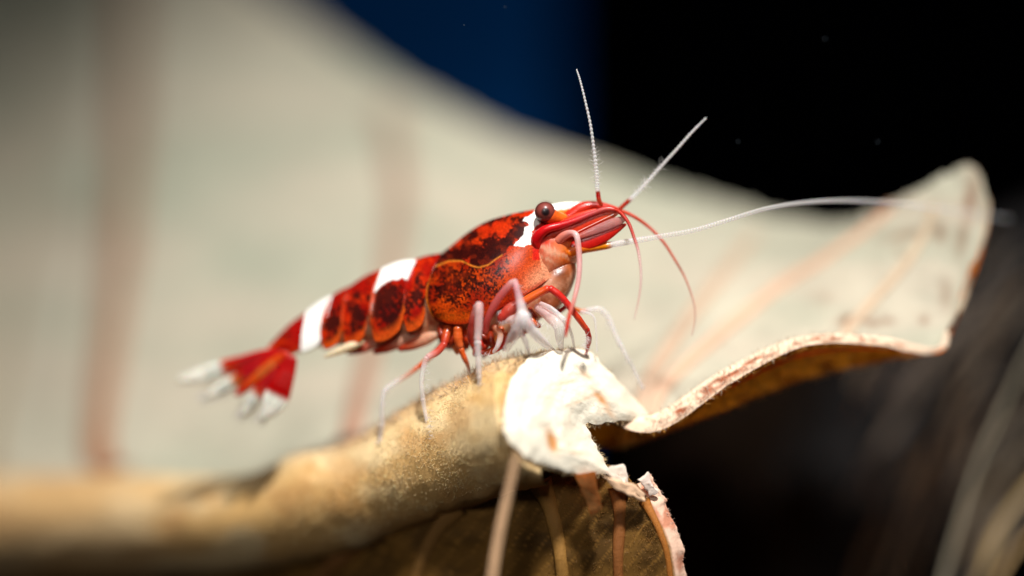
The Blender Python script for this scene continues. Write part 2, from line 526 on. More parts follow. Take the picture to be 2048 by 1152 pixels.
# --- broken end of the midrib, white, with a notch
OUT = [(1006, 850), (1008, 815), (1018, 775), (1036, 738), (1062, 716), (1098, 703), (1140, 697), (1178, 704), (1204, 726), (1232, 758), (1262, 792), (1302, 834),
       (1296, 845), (1262, 843), (1225, 846), (1195, 850), (1172, 848), (1184, 872), (1198, 900), (1212, 930), (1217, 946), (1192, 949), (1164, 946), (1140, 944), (1104, 934),
       (1068, 922), (1040, 905), (1022, 884), (1010, 866)]
OUT = np.array(OUT, float)
no = 232
oc = cr(np.vstack([OUT, OUT[:1]]), np.linspace(0, len(OUT), no, endpoint=False))
oc += np.stack([vnoise(np.arange(no) / 3.2, 1.5) - .5, vnoise(np.arange(no) / 3.2, 8.5) - .5], -1) * 8
cen = np.array([1100.0, 785.0])
nr = 46
fr = np.linspace(0, 1, nr)
Q = cen + (oc[None] - cen) * fr[:, None, None]
qx, qy = Q[..., 0], Q[..., 1]
rad = np.hypot((qx - 1195) / 1.0, (qy - 850) / 1.0)                       # layers curve round the notch
lay = np.sin(rad / 9.0 + 3 * (fbm(qx / 60, qy / 60, 3) - .5)) * 0.02 + (fbm(qx / 26, qy / 26, 6) - .5) * 0.11 + (fbm(qx / 7, qy / 7, 6) - .5) * 0.02
lay = lay * (1 - .8 * fr[:, None] ** 6)
dist = np.stack([np.hypot(oc[:, 0][None] - x_[:, None], oc[:, 1][None] - y_[:, None]).min(1) for x_, y_ in zip(qx, qy)])
dist[-1] = 0
lay = lay * (1 - np.exp(-dist / 14))
dome = 0.26 * (1 - np.exp(-dist / 30))
pit = 0.08 * blob(qx, qy, 1105, 880, 9, 22, -18) + 0.05 * blob(qx, qy, 1195, 790, 30, 7, 45) + .04 * blob(qx, qy, 1150, 735, 25, 9, 20)
cd = cut_d(qx, qy) - dome - lay + pit
CW = at(qx, qy, cd)
ccol = np.broadcast_to(lin(228, 220, 200), qx.shape + (3,))
orange = lin(186, 120, 50)
sp = (0.95 * blob(qx, qy, 1103, 882, 10, 24, -20) + 0.6 * blob(qx, qy, 1200, 795, 26, 7, 48) + 0.45 * blob(qx, qy, 1172, 750, 24, 6, 40)
      + 0.35 * blob(qx, qy, 1150, 905, 28, 6, 8) + 0.3 * blob(qx, qy, 1130, 765, 26, 5, -10) + .35 * blob(qx, qy, 1165, 800, 40, 4, -22) + .3 * blob(qx, qy, 1220, 825, 20, 6, 50))
sp = sp * (0.6 + 1.1 * fbm(qx / 14, qy / 14, 9)) + .16 * sstep(.45, .7, fbm(rad / 12, np.arctan2(qy - 850, qx - 1195) * 1.5, 12))
ccol = mixc(ccol, orange, np.clip(sp, 0, 0.9))
b = MB()
b.grid(CW, ccol, closed_v=True, flip=False)
# the walls of the break run back along the rib
back = np.array([-0.75, 0.8, -0.12])
depth_ = np.linspace(0, 0.8, 8)
Wl = CW[-1][None] + back[None, None] * depth_[:, None, None]
shrink = (at(*cen, cut_d(*cen)) + back * depth_[:, None])[:, None]
Wl = Wl + (shrink - Wl) * (np.minimum(depth_[:, None, None] * 0.42, .4))
wcol = mixc(np.broadcast_to(lin(240, 220, 180), Wl.shape), lin(214, 160, 80), sstep(0.0, 0.12, depth_)[:, None] + 0 * Wl[..., 0])
b.grid(Wl, wcol, closed_v=True, mi=1)
cutface = b.build('broken_end', [M['cut'], M['felt']], leaf)
cutface['label'] = 'bright white broken end of the midrib with a notch'

# --- lower half of the blade, hanging in shade below the rib
LC = np.array([
    [(-320, 1130, 9.8), (-320, 1200, 10.0), (-320, 1300, 10.3), (-320, 1500, 11)],
    [(250, 1108, 5.6), (245, 1180, 5.9), (240, 1300, 6.2), (230, 1500, 7)],
    [(520, 1098, 3.4), (510, 1160, 3.6), (500, 1280, 4.0), (490, 1500, 5)],
    [(800, 1020, 1.3), (795, 1100, 1.35), (785, 1250, 1.7), (770, 1500, 2.6)],
    [(1000, 945, 0.25), (1000, 1050, 0.3), (990, 1200, 0.6), (980, 1500, 1.5)],
    [(1140, 920, -0.35), (1150, 1020, -0.2), (1155, 1180, 0.1), (1150, 1500, 1.0)],
    [(1235, 935, -0.35), (1255, 1030, -0.3), (1270, 1160, -0.1), (1270, 1500, 0.7)],
    [(1270, 968, -0.25), (1305, 1022, -0.35), (1345, 1152, -0.3), (1350, 1500, 0.5)],
    [(1298, 948, -0.12), (1335, 1010, -0.12), (1372, 1152, -0.05), (1378, 1500, 0.8)]], float)
nu2, nv2 = 220, 110
u2 = np.linspace(0, len(LC) - 1, nu2)
v2 = np.linspace(0, 3, nv2)
LP = cr(cr(LC.transpose(1, 0, 2), v2).transpose(1, 0, 2), u2)
rag = (vnoise(v2 * 8, 2.2) - .5) * 8 + (vnoise(v2 * 30, 3.2) - .5) * 3
LP[..., 0] += rag[None] * np.exp(-(8 - u2) * 2)[:, None]
quilt = np.sin(u2[:, None] * 6.5 + v2[None] * 3) * 0.02 + (fbm(LP[..., 0] / 60, LP[..., 1] / 40, 1) - .5) * 0.09
LP[..., 2] += quilt * (u2 < 7.1)[:, None]
LW = at(LP[..., 0], LP[..., 1], LP[..., 2])
LN = normals(LW)
if LN[100, 50, 1] > 0:
    LN = -LN
lx, ly = LP[..., 0], LP[..., 1]
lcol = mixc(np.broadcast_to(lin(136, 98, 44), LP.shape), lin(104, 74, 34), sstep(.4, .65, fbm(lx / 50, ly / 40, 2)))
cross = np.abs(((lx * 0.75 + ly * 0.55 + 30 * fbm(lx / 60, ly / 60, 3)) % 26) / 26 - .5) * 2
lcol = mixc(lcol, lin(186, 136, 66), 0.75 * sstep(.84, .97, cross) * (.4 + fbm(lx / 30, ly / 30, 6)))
lcol = mixc(lcol, mixc(np.broadcast_to(lin(232, 192, 166), LP.shape), lin(196, 132, 104), sstep(.5, .7, fbm(lx / 24, ly / 40, 5))), sstep(7.0, 7.2, u2)[:, None] + 0 * lx)
b = MB()
k7 = int(np.searchsorted(u2, 7.0))
b.grid(LW[:k7 + 1], lcol[:k7 + 1], flip=False)
b.grid(LW[k7:], lcol[k7:], flip=False, mi=1)
LB = LW - LN * 0.09
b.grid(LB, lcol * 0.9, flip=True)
for a_, b_ in ((LW[-1], LB[-1]), (LW[0], LB[0]), (LW[:, 0], LB[:, 0]), (LW[:, -1], LB[:, -1])):
    b.grid(a_[:, None] * (1 - t2)[None, :, None] + b_[:, None] * t2[None, :, None], lin(225, 190, 160))
M['amber'] = material('leaf_amber_side', rough=0.6, spec=0.25, transl=0.35, transl_tint=(1.2, 0.95, 0.5), noise=[(2, 0.75, 1.15, 0.5), (24, 0.9, 1.1, 0.4)], bump=[(5, 0.15, 0.05), (50, 0.2, 0.02)])
lower = b.build('lower_blade', [M['amber'], M['cut']], leaf)
lower['label'] = 'shaded brown lower half of the blade hanging below the midrib'
def lower_vein(pts, r0, r1, c):
    Q_ = cr(np.array(pts, float), np.linspace(0, len(pts) - 1, 40))
    fx, fy = LP[..., 0].ravel(), LP[..., 1].ravel()
    idx = np.array([np.argmin((fx - a_) ** 2 + (fy - b_) ** 2) for a_, b_ in Q_[:, :2]])
    P = at(Q_[:, 0], Q_[:, 1], LP[..., 2].ravel()[idx])
    for k in range(4):
        P[1:-1] = (P[:-2] + 2 * P[1:-1] + P[2:]) / 4
    r = np.linspace(r0, r1, 40)
    r = r * (1 + 0.9 * np.exp(-np.linspace(0, 1, 40) * 9)) * (1 + .2 * (vnoise(np.arange(40) / 3, r0 * 50) - .5))
    return ribbon(P, r, lin(*c), 'vein', lower, M['felt'], flat=0.6)
lower_vein([(1080, 960, -.5), (1105, 1030, -.4), (1122, 1120, -.2), (1130, 1260, .15), (1130, 1480, .9)], .15, .12, (160, 116, 56))
lower_vein([(1236, 975, -.45), (1240, 1040, -.42), (1236, 1120, -.28), (1240, 1260, .05), (1245, 1480, .6)], .12, .1, (144, 88, 42))
lower_vein([(1040, 950, -.25), (1015, 1030, .0), (995, 1130, .25), (980, 1260, .6), (970, 1480, 1.2)], .14, .12, (140, 108, 56))
lower_vein([(920, 1010, .35), (870, 1070, .6), (835, 1150, 1.0), (815, 1260, 1.4), (800, 1480, 2.3)], .15, .11, (132, 94, 46))
lower_vein([(760, 1055, 1.3), (690, 1110, 1.8), (640, 1170, 2.3), (610, 1300, 2.9), (600, 1480, 3.6)], .2, .18, (124, 82, 40))
lower_vein([(1288, 1000, -.38), (1318, 1060, -.42), (1338, 1130, -.42), (1345, 1260, -.2), (1346, 1480, .3)], .06, .05, (170, 104, 40))

def flake(name, poly, d0, slope, th, c, mat_, parent):
    poly = np.array(poly, float)
    n = len(poly) * 5
    tt_ = np.linspace(0, len(poly), n, endpoint=False)
    pc_ = np.vstack([poly, poly[:1]])
    oc_ = np.stack([np.interp(tt_, np.arange(len(pc_)), pc_[:, 0]), np.interp(tt_, np.arange(len(pc_)), pc_[:, 1])], -1)
    oc_ += (np.stack([vnoise(np.arange(n) / 1.6, d0 + 1.5), vnoise(np.arange(n) / 1.6, d0 + 8.5)], -1) - .5) * 5
    ce = oc_.mean(0)
    f_ = np.linspace(0.05, 1, 7)
    Q_ = ce + (oc_[None] - ce) * f_[:, None, None]
    dd = d0 + (Q_[..., 0] - ce[0]) / 100 * slope[0] + (Q_[..., 1] - ce[1]) / 100 * slope[1] + (fbm(Q_[..., 0] / 12, Q_[..., 1] / 12, d0) - .5) * .08
    b = MB()
    b.grid(at(Q_[..., 0], Q_[..., 1], dd - th / 2 * (1 - .5 * f_[:, None] ** 12)), lin(*c), closed_v=True)
    b.grid(at(Q_[..., 0], Q_[..., 1], dd + th / 2), lin(*c), closed_v=True, flip=True)
    b.grid(np.stack([at(Q_[-1, :, 0], Q_[-1, :, 1], dd[-1]), at(Q_[-1, :, 0], Q_[-1, :, 1], dd[-1] + th / 2)]), lin(*c), closed_v=True)
    return b.build(name, mat_, parent)
flake('torn_flake', [(1208, 938), (1222, 930), (1248, 927), (1258, 953), (1257, 980), (1228, 966)], -.6, (.5, .1), .08, (238, 222, 204), M['cut'], leaf)
flake('torn_flake', [(1205, 950), (1240, 960), (1266, 966), (1292, 988), (1289, 1003), (1262, 994), (1228, 976)], -.72, (.3, .2), .1, (236, 196, 160), M['cut'], leaf)
flake('torn_flake', [(1276, 958), (1286, 950), (1297, 942), (1303, 962), (1316, 985), (1300, 992), (1288, 975)], -.42, (.2, .2), .08, (240, 220, 205), M['cut'], leaf)
flake('torn_flake', [(1150, 948), (1190, 942), (1198, 985), (1206, 1018), (1182, 1033), (1166, 990)], -.85, (.2, .1), .06, (196, 150, 90), M['under'], leaf)
P = cr(np.array([at(1034, 905, -2.3), at(1018, 980, -2.15), at(1000, 1060, -2.0), at(984, 1160, -1.8), at(970, 1300, -1.4)]), np.linspace(0, 4, 40))
fb = ribbon(P, np.linspace(.07, .14, 40), lin(214, 172, 132), 'pale_strand', leaf, M['felt'], flat=.5)  # pale strand running down in front of the lower blade, not touching it
fb['label'] = 'pale straight strand running down in front of the lower blade'

# --- felt of fine hairs
def hairs(name, P, Nrm, length, radius, jitter, cols, parent, mat_, droop=0.2, bend=0.5):
    n = len(P)
    Dr = Nrm + rng.normal(0, jitter, (n, 3))
    Dr[:, 2] -= droop
    Dr /= np.linalg.norm(Dr, axis=1, keepdims=True)
    Dr2 = Dr + rng.normal(0, bend, (n, 3))
    Dr2 /= np.linalg.norm(Dr2, axis=1, keepdims=True)
    L_ = length * rng.uniform(0.4, 1.25, n)[:, None]
    p0_ = P - Dr * 0.02
    p1_ = P + Dr * L_ * 0.55
    p2_ = p1_ + Dr2 * L_ * 0.5
    a = np.cross(Dr, rng.normal(0, 1, (n, 3)))
    a /= np.linalg.norm(a, axis=1, keepdims=True) + 1e-9
    c_ = np.cross(Dr, a)
    vs = []
    for k in range(3):
        th = 2 * math.pi * k / 3
        vs.append(p0_ + (a * math.cos(th) + c_ * math.sin(th)) * radius)
    for k in range(3):
        th = 2 * math.pi * k / 3
        vs.append(p1_ + (a * math.cos(th) + c_ * math.sin(th)) * radius * 0.75)
    vs.append(p2_)
    V = np.stack(vs, 1).reshape(-1, 3)
    base = np.arange(n)[:, None] * 7
    tris = np.array([[0, 1, 4], [0, 4, 3], [1, 2, 5], [1, 5, 4], [2, 0, 3], [2, 3, 5], [3, 4, 6], [4, 5, 6], [5, 3, 6]])
    F = (base[:, :, None] + tris[None]).reshape(-1, 3)
    b = MB()
    b.add(V, F, np.repeat(cols, 7, axis=0) if np.ndim(cols) > 1 else cols)
    o = b.build(name, mat_, parent)
    o['kind'] = 'stuff'
    return o
def pick(Gw, Gn, n, wfun=None, Gp=None):
    nu_, nv_ = Gw.shape[:2]
    i = rng.random(n * 4) * (nu_ - 1.001)
    j = rng.random(n * 4) * (nv_ - 1.001)
    i0, j0 = i.astype(int), j.astype(int)
    if wfun is not None:
        keep = rng.random(n * 4) < wfun(i0, j0)
        i, j, i0, j0 = i[keep], j[keep], i0[keep], j0[keep]
    i, j, i0, j0 = i[:n], j[:n], i0[:n], j0[:n]
    fi, fj = (i - i0)[:, None], (j - j0)[:, None]
    P = (Gw[i0, j0] * (1 - fi) * (1 - fj) + Gw[i0 + 1, j0] * fi * (1 - fj) + Gw[i0, j0 + 1] * (1 - fi) * fj + Gw[i0 + 1, j0 + 1] * fi * fj)
    return P, Gn[i0, j0], i0, j0
def tint(n, base, var=0.25):
    return np.clip(lin(*base)[None] * rng.uniform(1 - var, 1 + var, (n, 1)), 0, 1)
MN = normals(MWld)
cc = MWld.mean(1, keepdims=True)
MN = np.where(((MN * (MWld - cc)).sum(-1) < 0)[..., None], -MN, MN)
patch = fbm(mp[..., 0] / 60, mp[..., 1] / 45, 11)
def wmid(i, j):
    a = ang[j]
    vis = (a < 2.6) | (a > 6.0)
    w_ = np.where(vis, 0.25 + 0.75 * (patch[i, j] > 0.5), 0)
    return w_ * np.clip((mp[i, j, 0] - 380) / 300, 0.05, 1)
P, Nn, i0, j0 = pick(MWld, MN, 11000, wmid)
hairs('felt_hair', P, Nn, 0.075, 0.0045, 1.0, tint(len(P), (250, 226, 176)), midrib, M['fuzz'], bend=1.1)
# longer fringe on the crest behind the feet
P, Nn, i0, j0 = pick(MWld, MN, 5000, lambda i, j: ((ang[j] < 0.6) | (ang[j] > 5.6)) * np.clip((mp[i, j, 0] - 500) / 200, 0, 1))
hairs('felt_hair', P, Nn, 0.2, 0.006, 0.5, tint(len(P), (214, 190, 160)), midrib, M['fuzz'], droop=0, bend=0.6)
# broken edge and underside of the upper blade
EN = normals(E)
ctr = (BW[:, 6] + BU[:, 6])[:, None] / 2
EN = np.where(((EN * (E - ctr)).sum(-1) < 0)[..., None], -EN, EN)
P, Nn, i0, j0 = pick(E, EN, 800, lambda i, j: ((uu[i] > 6.9) & (uu[i] < 10.8)) * np.clip(1.25 - (uu[i] - 7) / 3.2, 0.1, 1) + 0.0)
hairs('felt_hair', P, Nn, 0.16, 0.006, 0.6, tint(len(P), (240, 222, 200)), blade, M['fuzz'], bend=0.6)
P, Nn, i0, j0 = pick(BU, -BN, 9000, lambda i, j: ((uu[i] > 5.6) & (uu[i] < 10.5)) * (vv[j] < 1.35) * np.clip(1.3 - (uu[i] - 7) / 3.2, 0.08, 1))
hairs('felt_hair', P, Nn, 0.15, 0.006, 0.7, tint(len(P), (236, 176, 84)), blade, M['fuzz'], bend=0.7)
# fringe of the front rim of the upper surface
P, Nn, i0, j0 = pick(BW, BN, 9000, lambda i, j: ((uu[i] > 3.6) & (uu[i] < 9.2)) * np.exp(-vv[j] / 0.12))
hairs('felt_hair', P, Nn, 0.15, 0.006, 0.6, tint(len(P), (232, 216, 190)), blade, M['fuzz'], droop=-0.1, bend=0.6)
# walls of the break
WN = normals(Wl)
WN = np.where(((WN * (Wl - shrink)).sum(-1) < 0)[..., None], -WN, WN)
P, Nn, i0, j0 = pick(Wl, WN, 9000)
hairs('felt_hair', P, Nn, 0.13, 0.006, 0.6, tint(len(P), (238, 210, 160)), cutface, M['fuzz'], bend=0.6)
# lower blade: sparse felt and a fringe at the torn margin
P, Nn, i0, j0 = pick(LW, LN, 2600, lambda i, j: (lx[i, j] > 820) * (ly[i, j] < 1190) * (u2[i] < 6.9) * 1.0)
hairs('felt_hair', P, Nn, 0.07, 0.004, 1.2, tint(len(P), (170, 122, 62)), lower, M['fuzz'], bend=0.9)
P, Nn, i0, j0 = pick(LW, np.broadcast_to(np.array([1.0, -.3, .2]), LW.shape), 900, lambda i, j: (u2[i] > 7.7) * (ly[i, j] < 1190) * 1.0)
hairs('felt_hair', P, Nn, 0.07, 0.004, 0.5, tint(len(P), (236, 210, 190)), lower, M['fuzz'], bend=0.6)

# ------------------------------------------------------------------ the shrimp
shrimp = empty('shrimp', tuple(at(960, 790, 0.2)), 'red and black shrimp with white bands standing on the broken midrib', 'shrimp')
def y0(px):
    return 0.25 + np.clip(1100 - np.asarray(px, float), 0, None) / 100 * 0.23

RED, DRED, ORG, DARK, WHITE, PINK = lin(205, 34, 12), lin(150, 18, 10), lin(226, 92, 22), lin(16, 4, 4), lin(250, 247, 240), lin(226, 150, 118)

def arch(mb, Dp, Bp, w, paint, ns=60, nh=48, amax=104, bow=None, lip=0.06, flare=0.0, power=1.0, yoff=0.0):
    """shell arched over the back: Dp dorsal line, Bp lower margin (rear to front), w half widths"""
    s = np.linspace(0, 1, ns)
    Dp, Bp, w = np.array(Dp, float), np.array(Bp, float), np.array(w, float)
    Dd = cr(Dp, s * (len(Dp) - 1))
    Bb = cr(Bp, s * (len(Bp) - 1))
    ww = cr(w[:, None], s * (len(w) - 1))[:, 0]
    if flare:
        ww = ww * (1 + flare * (1 - s))
    h = np.linspace(-1, 1, 2 * nh + 1)
    al = np.abs(h) ** power * math.radians(amax)
    g = (1 - np.cos(al)) / (1 - math.cos(math.radians(amax)))
    y = np.sin(al) * np.sign(h)
    P = Dd[:, None] * (1 - g)[None, :, None] + Bb[:, None] * g[None, :, None]
    if bow is not None:
        bw = np.interp(s, bow[0], bow[1])
        bulge = np.sin(np.clip(g, 0, 1) * np.pi) ** 0.8
        P[..., 0] -= bw[:, None] * bulge[None] * 0.9
        P[..., 1] += bw[:, None] * bulge[None] * 0.35
    d = y0(P[..., 0].mean(1))[:, None] * 0.5 + y0(P[..., 0]) * 0.5 - ww[:, None] * y[None] + yoff
    col_ = paint(P[..., 0], P[..., 1], s[:, None] + 0 * P[..., 0], np.abs(h)[None] + 0 * P[..., 0])
    W = at(P[..., 0], P[..., 1], d)
    # turned-in lips round the margin
    axis = at(P[:, nh, 0] * .4 + P[:, 0, 0] * .6, P[:, nh, 1] * .4 + P[:, 0, 1] * .6, y0(P[:, nh, 0]))
    def inward(X, A, k):
        v_ = A - X
        return X + v_ / (np.linalg.norm(v_, axis=-1, keepdims=True) + 1e-9) * k
    rows, cols_ = [W], [col_]
    first, last = inward(W[:1], axis[:1, None], lip), inward(W[-1:], axis[-1:, None], lip)
    W = np.concatenate([first, W, last], 0)
    col_ = np.concatenate([col_[:1], col_, col_[-1:]], 0)
    ax2 = np.concatenate([axis[:1], axis, axis[-1:]], 0)
    W = np.concatenate([inward(W[:, :1], ax2[:, None], lip), W, inward(W[:, -1:], ax2[:, None], lip)], 1)
    col_ = np.concatenate([col_[:, :1], col_, col_[:, -1:]], 1)
    mb.grid(W, col_, clear=(col_.min(-1) > .7) * 1.0)

SUT = np.array([(840, 546), (870, 533), (898, 522), (923, 522), (945, 532), (957, 535), (976, 530), (992, 518), (1014, 504), (1040, 490)], float)
WH1 = [(1084, 416), (1062, 428), (1043, 440), (1060, 447), (1050, 456), (1046, 468), (1036, 480), (1026, 494), (1046, 493), (1062, 489), (1061, 476), (1066, 462), (1074, 452), (1086, 444), (1112, 436), (1112, 405)]
def paint_carapace(px, py, s, h):
    j = (fbm(px / 9, py / 9, 3) - .5)
    base = mixc(np.broadcast_to(lin(142, 27, 3), px.shape + (3,)), lin(192, 62, 5), sstep(.4, .65, fbm(px / 45, py / 40, 1)))
    ys = np.interp(px, SUT[:, 0], SUT[:, 1], left=546, right=480)
    below = py - ys
    n1 = fbm(px / 26, py / 20, 5)
    n2 = fbm(px / 9, py / 8, 6)
    # lower side: speckled dark, mostly at the back
    dl = 0.85 * blob(px, py, 895, 575, 48, 36, 0) + 0.5 * blob(px, py, 960, 560, 55, 32, -15) + 0.5 * blob(px, py, 880, 630, 60, 14, 0) + .35 * blob(px, py, 990, 590, 40, 25)
    n3 = fbm(px / 3.4, py / 3.4, 8)
    front = sstep(1000, 1060, px)
    dark = np.where(below > 0, sstep(.40, .72, dl * .42 + (n2 - .5) * .5 + (n3 - .5) * 1.3 + (n1 - .5) * .6 + .37 - .3 * front - .25 * sstep(605, 640, py) * sstep(900, 940, px)), 0)
    # upper side: large blotches
    du = (1.0 * blob(px, py, 925, 508, 52, 14, -16) + 1.0 * blob(px, py, 965, 522, 30, 14, 0) + 0.9 * blob(px, py, 985, 495, 22, 26, 10) + .95 * blob(px, py, 1008, 490, 26, 11, -35)
          + 0.8 * blob(px, py, 945, 470, 16, 10, -40) + .9 * blob(px, py, 985, 440, 45, 6, -18) + .7 * blob(px, py, 1040, 438, 24, 6, 10) + .8 * blob(px, py, 1040, 462, 16, 12, 60)
          + .8 * blob(px, py, 1020, 475, 26, 8, -50) + .8 * blob(px, py, 890, 515, 30, 12, -30) - .8 * blob(px, py, 995, 458, 26, 12, -25) - .5 * blob(px, py, 1025, 430, 30, 6, -10)
          - .4 * blob(px, py, 985, 507, 5, 9) - .3 * blob(px, py, 960, 492, 12, 12))
    up = sstep(.30, .66, du * .72 + (n1 - .5) * 1.1 + (n2 - .5) * .9 + (n3 - .5) * .8 + .28)
    dark = np.where(below > 0, dark, up)
    base = np.where((below < 0)[..., None], mixc(base, lin(190, 40, 6), .7), base)
    dcol = mixc(np.broadcast_to(DARK, px.shape + (3,)), lin(84, 20, 6), sstep(.45, .7, fbm(px / 12, py / 9, 21)))
    c = base * (1 - np.clip(dark, 0, .94)[..., None]) + dcol * np.clip(dark, 0, .94)[..., None]
    c = mixc(c, lin(196, 86, 42), .75 * sstep(1035, 1085, px - (560 - py) * .5) * sstep(490, 530, py))
    c = mixc(c, lin(228, 160, 120), .8 * blob(px, py, 1085, 555, 38, 22, -35))
    c = mixc(c, lin(230, 100, 14), .45 * sstep(610, 642, py) * sstep(860, 900, px))
    c = mixc(c, lin(222, 128, 40), .8 * np.exp(-(np.abs(below) / 1.6) ** 2) * (px < 1005))
    c = mixc(c, DARK, .75 * np.exp(-(s / .035) ** 2) * (h > .1))
    c = mixc(c, lin(235, 120, 30), .8 * np.exp(-(s / .012) ** 2) * (h > .4))
    c = mixc(c, lin(160, 30, 10), .7 * sstep(.94, .99, h))
    jx, jy = px + j * 10, py + (fbm(px / 7, py / 7, 9) - .5) * 10
    wm = inpoly(jx, jy, WH1)
    rb_ = sstep(0, 6, (px - 1062) - np.maximum(0, 470 - py) * .6) * (py > 440) * (py < 520)
    c = mixc(c, lin(206, 26, 18), rb_ * .9)
    wm = wm & (s < .975) & (rb_ < .5)
    c = mixc(c, np.where((py < 505)[..., None], lin(196, 30, 16), lin(226, 146, 108)), .9 * sstep(.955, .97, s))
    return np.where(wm[..., None], WHITE, c)

body = MB()
arch(body, [(882, 507), (905, 489), (935, 465), (970, 444), (1010, 431), (1050, 422), (1100, 414)],
     [(872, 640), (898, 648), (935, 648), (975, 632), (1015, 610), (1060, 585), (1102, 556)],
     [.60, .68, .72, .71, .66, .57, .42], paint_carapace, ns=230, nh=120, bow=([0, .12, .3, .75, 1], [28, 18, 4, 4, 16]), lip=.05)

def seg_paint(kind, cx, cy, rx):
    def f_(px, py, s, h):
        n1, n2 = fbm(px / 22, py / 26, 15), fbm(px / 8, py / 9, 16)
        c = mixc(np.broadcast_to(lin(150, 15, 4), px.shape + (3,)), lin(192, 40, 5), sstep(.4, .65, n1))
        if kind == 'white5':
            c2 = mixc(np.broadcast_to(WHITE, px.shape + (3,)), lin(236, 226, 214), sstep(.45, .7, n1) * sstep(.5, .9, h))
            ed = np.maximum(np.exp(-(s / .07) ** 2), np.exp(-((1 - s) / .05) ** 2))
            return np.where((ed * (.4 + 1.2 * n2) > .62)[..., None], c, c2)
        dk_ = {'one': .35, 'two': .9, 'three': .7, 'four': .6, 'six': .25}[kind]
        dm = dk_ * blob(px, py, cx, cy, rx, 46) + (n2 - .5) * 1.4 + (n1 - .5) * 1.5 + (fbm(px / 4, py / 5, 18) - .5) * 1.1 + .13
        c = mixc(c, lin(38, 12, 9), np.clip(sstep(.22, .75, dm), 0, .93))
        c = mixc(c, lin(224, 88, 24), .8 * sstep(.84, .97, h) + .45 * np.exp(-(s / .09) ** 2))
        if kind == 'six':
            c = mixc(c, lin(170, 14, 14), .6 * sstep(.2, .6, s))
        if kind == 'two':
            lobe = ((px - 782) / 30) ** 2 + ((py - 604) / 42) ** 2 < 1 + (fbm(px / 10, py / 10, 3) - .5) * .3
            wm = (py + (fbm(px / 6, py / 6, 44) - .5) * 12 < 557 + (px - 782) * -.05 + 20 * ((px - 795) / 40) ** 2 * (px < 795)) & ~lobe & (s > .06)
            c = np.where(wm[..., None], WHITE, c)
        return c
    return f_
def segment(Df, Dr, Bc, lobeW, lift, wf, wr, paint, tilt=0.0, yoff=0.0, dip=3, bow=None, lip=.07):
    """Df/Dr front and rear of the back line, Bc middle of the lower lobe"""
    s = np.linspace(0, 1, 9)
    Dm = ((Df[0] + Dr[0]) / 2, (Df[1] + Dr[1]) / 2 - dip)
    Dp = [Dr, Dm, Df]
    ax_ = np.array([.88, -.42])
    Bp = []
    for t_ in s:
        k = 2 * t_ - 1
        up_ = lift * (1 - math.sqrt(max(0, 1 - abs(k) ** 2.6)))
        q = np.array(Bc, float) + ax_ * (k * lobeW / 2) + np.array([.05, -1.0]) * up_ + np.array([0, 1.0]) * tilt * k
        Bp.append(tuple(q))
    arch(body, Dp, Bp, [wr, (wf + wr) / 2 * 1.02, wf], paint, ns=60, nh=60, bow=bow or ([0, 1], [10, 10]), lip=lip, yoff=yoff)
segment((618, 620), (536, 692), (588, 708), 52, 10, .36, .22, seg_paint('six', 590, 640, 30), dip=6, bow=([0, 1], [4, 2]))
segment((668, 588), (610, 624), (620, 699), 50, 10, .44, .40, seg_paint('white5', 0, 0, 1), dip=3, yoff=-.0, bow=([0, 1], [2, 2]))
segment((702, 571), (660, 593), (662, 696), 46, 26, .49, .46, seg_paint('four', 672, 640, 20), dip=2)
segment((772, 534), (692, 577), (709, 691), 50, 26, .56, .51, seg_paint('three', 715, 625, 22), dip=5)
segment((884, 506), (818, 523), (829, 662), 46, 24, .60, .61, seg_paint('one', 835, 610, 30), dip=3, bow=([0, 1], [14, 16]))
segment((834, 518), (760, 538), (774, 681), 78, 44, .625, .59, seg_paint('two', 782, 610, 34), dip=5, bow=([0, 1], [12, 14]))

# soft underside and head filled in as one body with the shell
def loft(mb, st, paint, ns=50, ring_=40, clear=0.0):
    """stations (top px,py, bottom px,py, half width, depth offset)"""
    st = np.array(st, float)
    s = cr(st, np.linspace(0, len(st) - 1, ns))
    a = np.linspace(0, 2 * np.pi, ring_, endpoint=False)
    mid, half = (s[:, :2] + s[:, 2:4]) / 2, (s[:, :2] - s[:, 2:4]) / 2
    P = mid[:, None] + half[:, None] * np.cos(a)[None, :, None]
    d = y0(P[..., 0]) + s[:, 5][:, None] - s[:, 4][:, None] * np.sin(a)[None]
    col_ = paint(P[..., 0], P[..., 1])
    W = at(P[..., 0], P[..., 1], d)
    W = np.concatenate([W.mean(1, keepdims=True)[:1].repeat(ring_, 1), W, W.mean(1, keepdims=True)[-1:].repeat(ring_, 1)], 0)
    col_ = np.concatenate([col_[:1], col_, col_[-1:]], 0)
    mb.grid(W, col_, closed_v=True, clear=clear, mi=1)
def paint_belly(px, py):
    c = mixc(np.broadcast_to(lin(232, 178, 140), px.shape + (3,)), lin(206, 110, 70), sstep(.4, .7, fbm(px / 30, py / 8, 4)))
    return mixc(c, lin(170, 60, 30), .7 * sstep(.55, .75, fbm(px / 18, py / 10, 14)))
loft(body, [(545, 700, 575, 716, .12, 0), (600, 660, 610, 698, .28, 0), (660, 620, 664, 692, .38, 0), (740, 580, 745, 690, .46, 0), (820, 550, 835, 688, .5, 0),
            (890, 560, 880, 676, .5, 0), (960, 540, 945, 690, .52, 0), (1020, 520, 1010, 690, .48, 0), (1070, 500, 1080, 640, .42, 0), (1100, 490, 1112, 600, .3, 0)], paint_belly, ns=110)
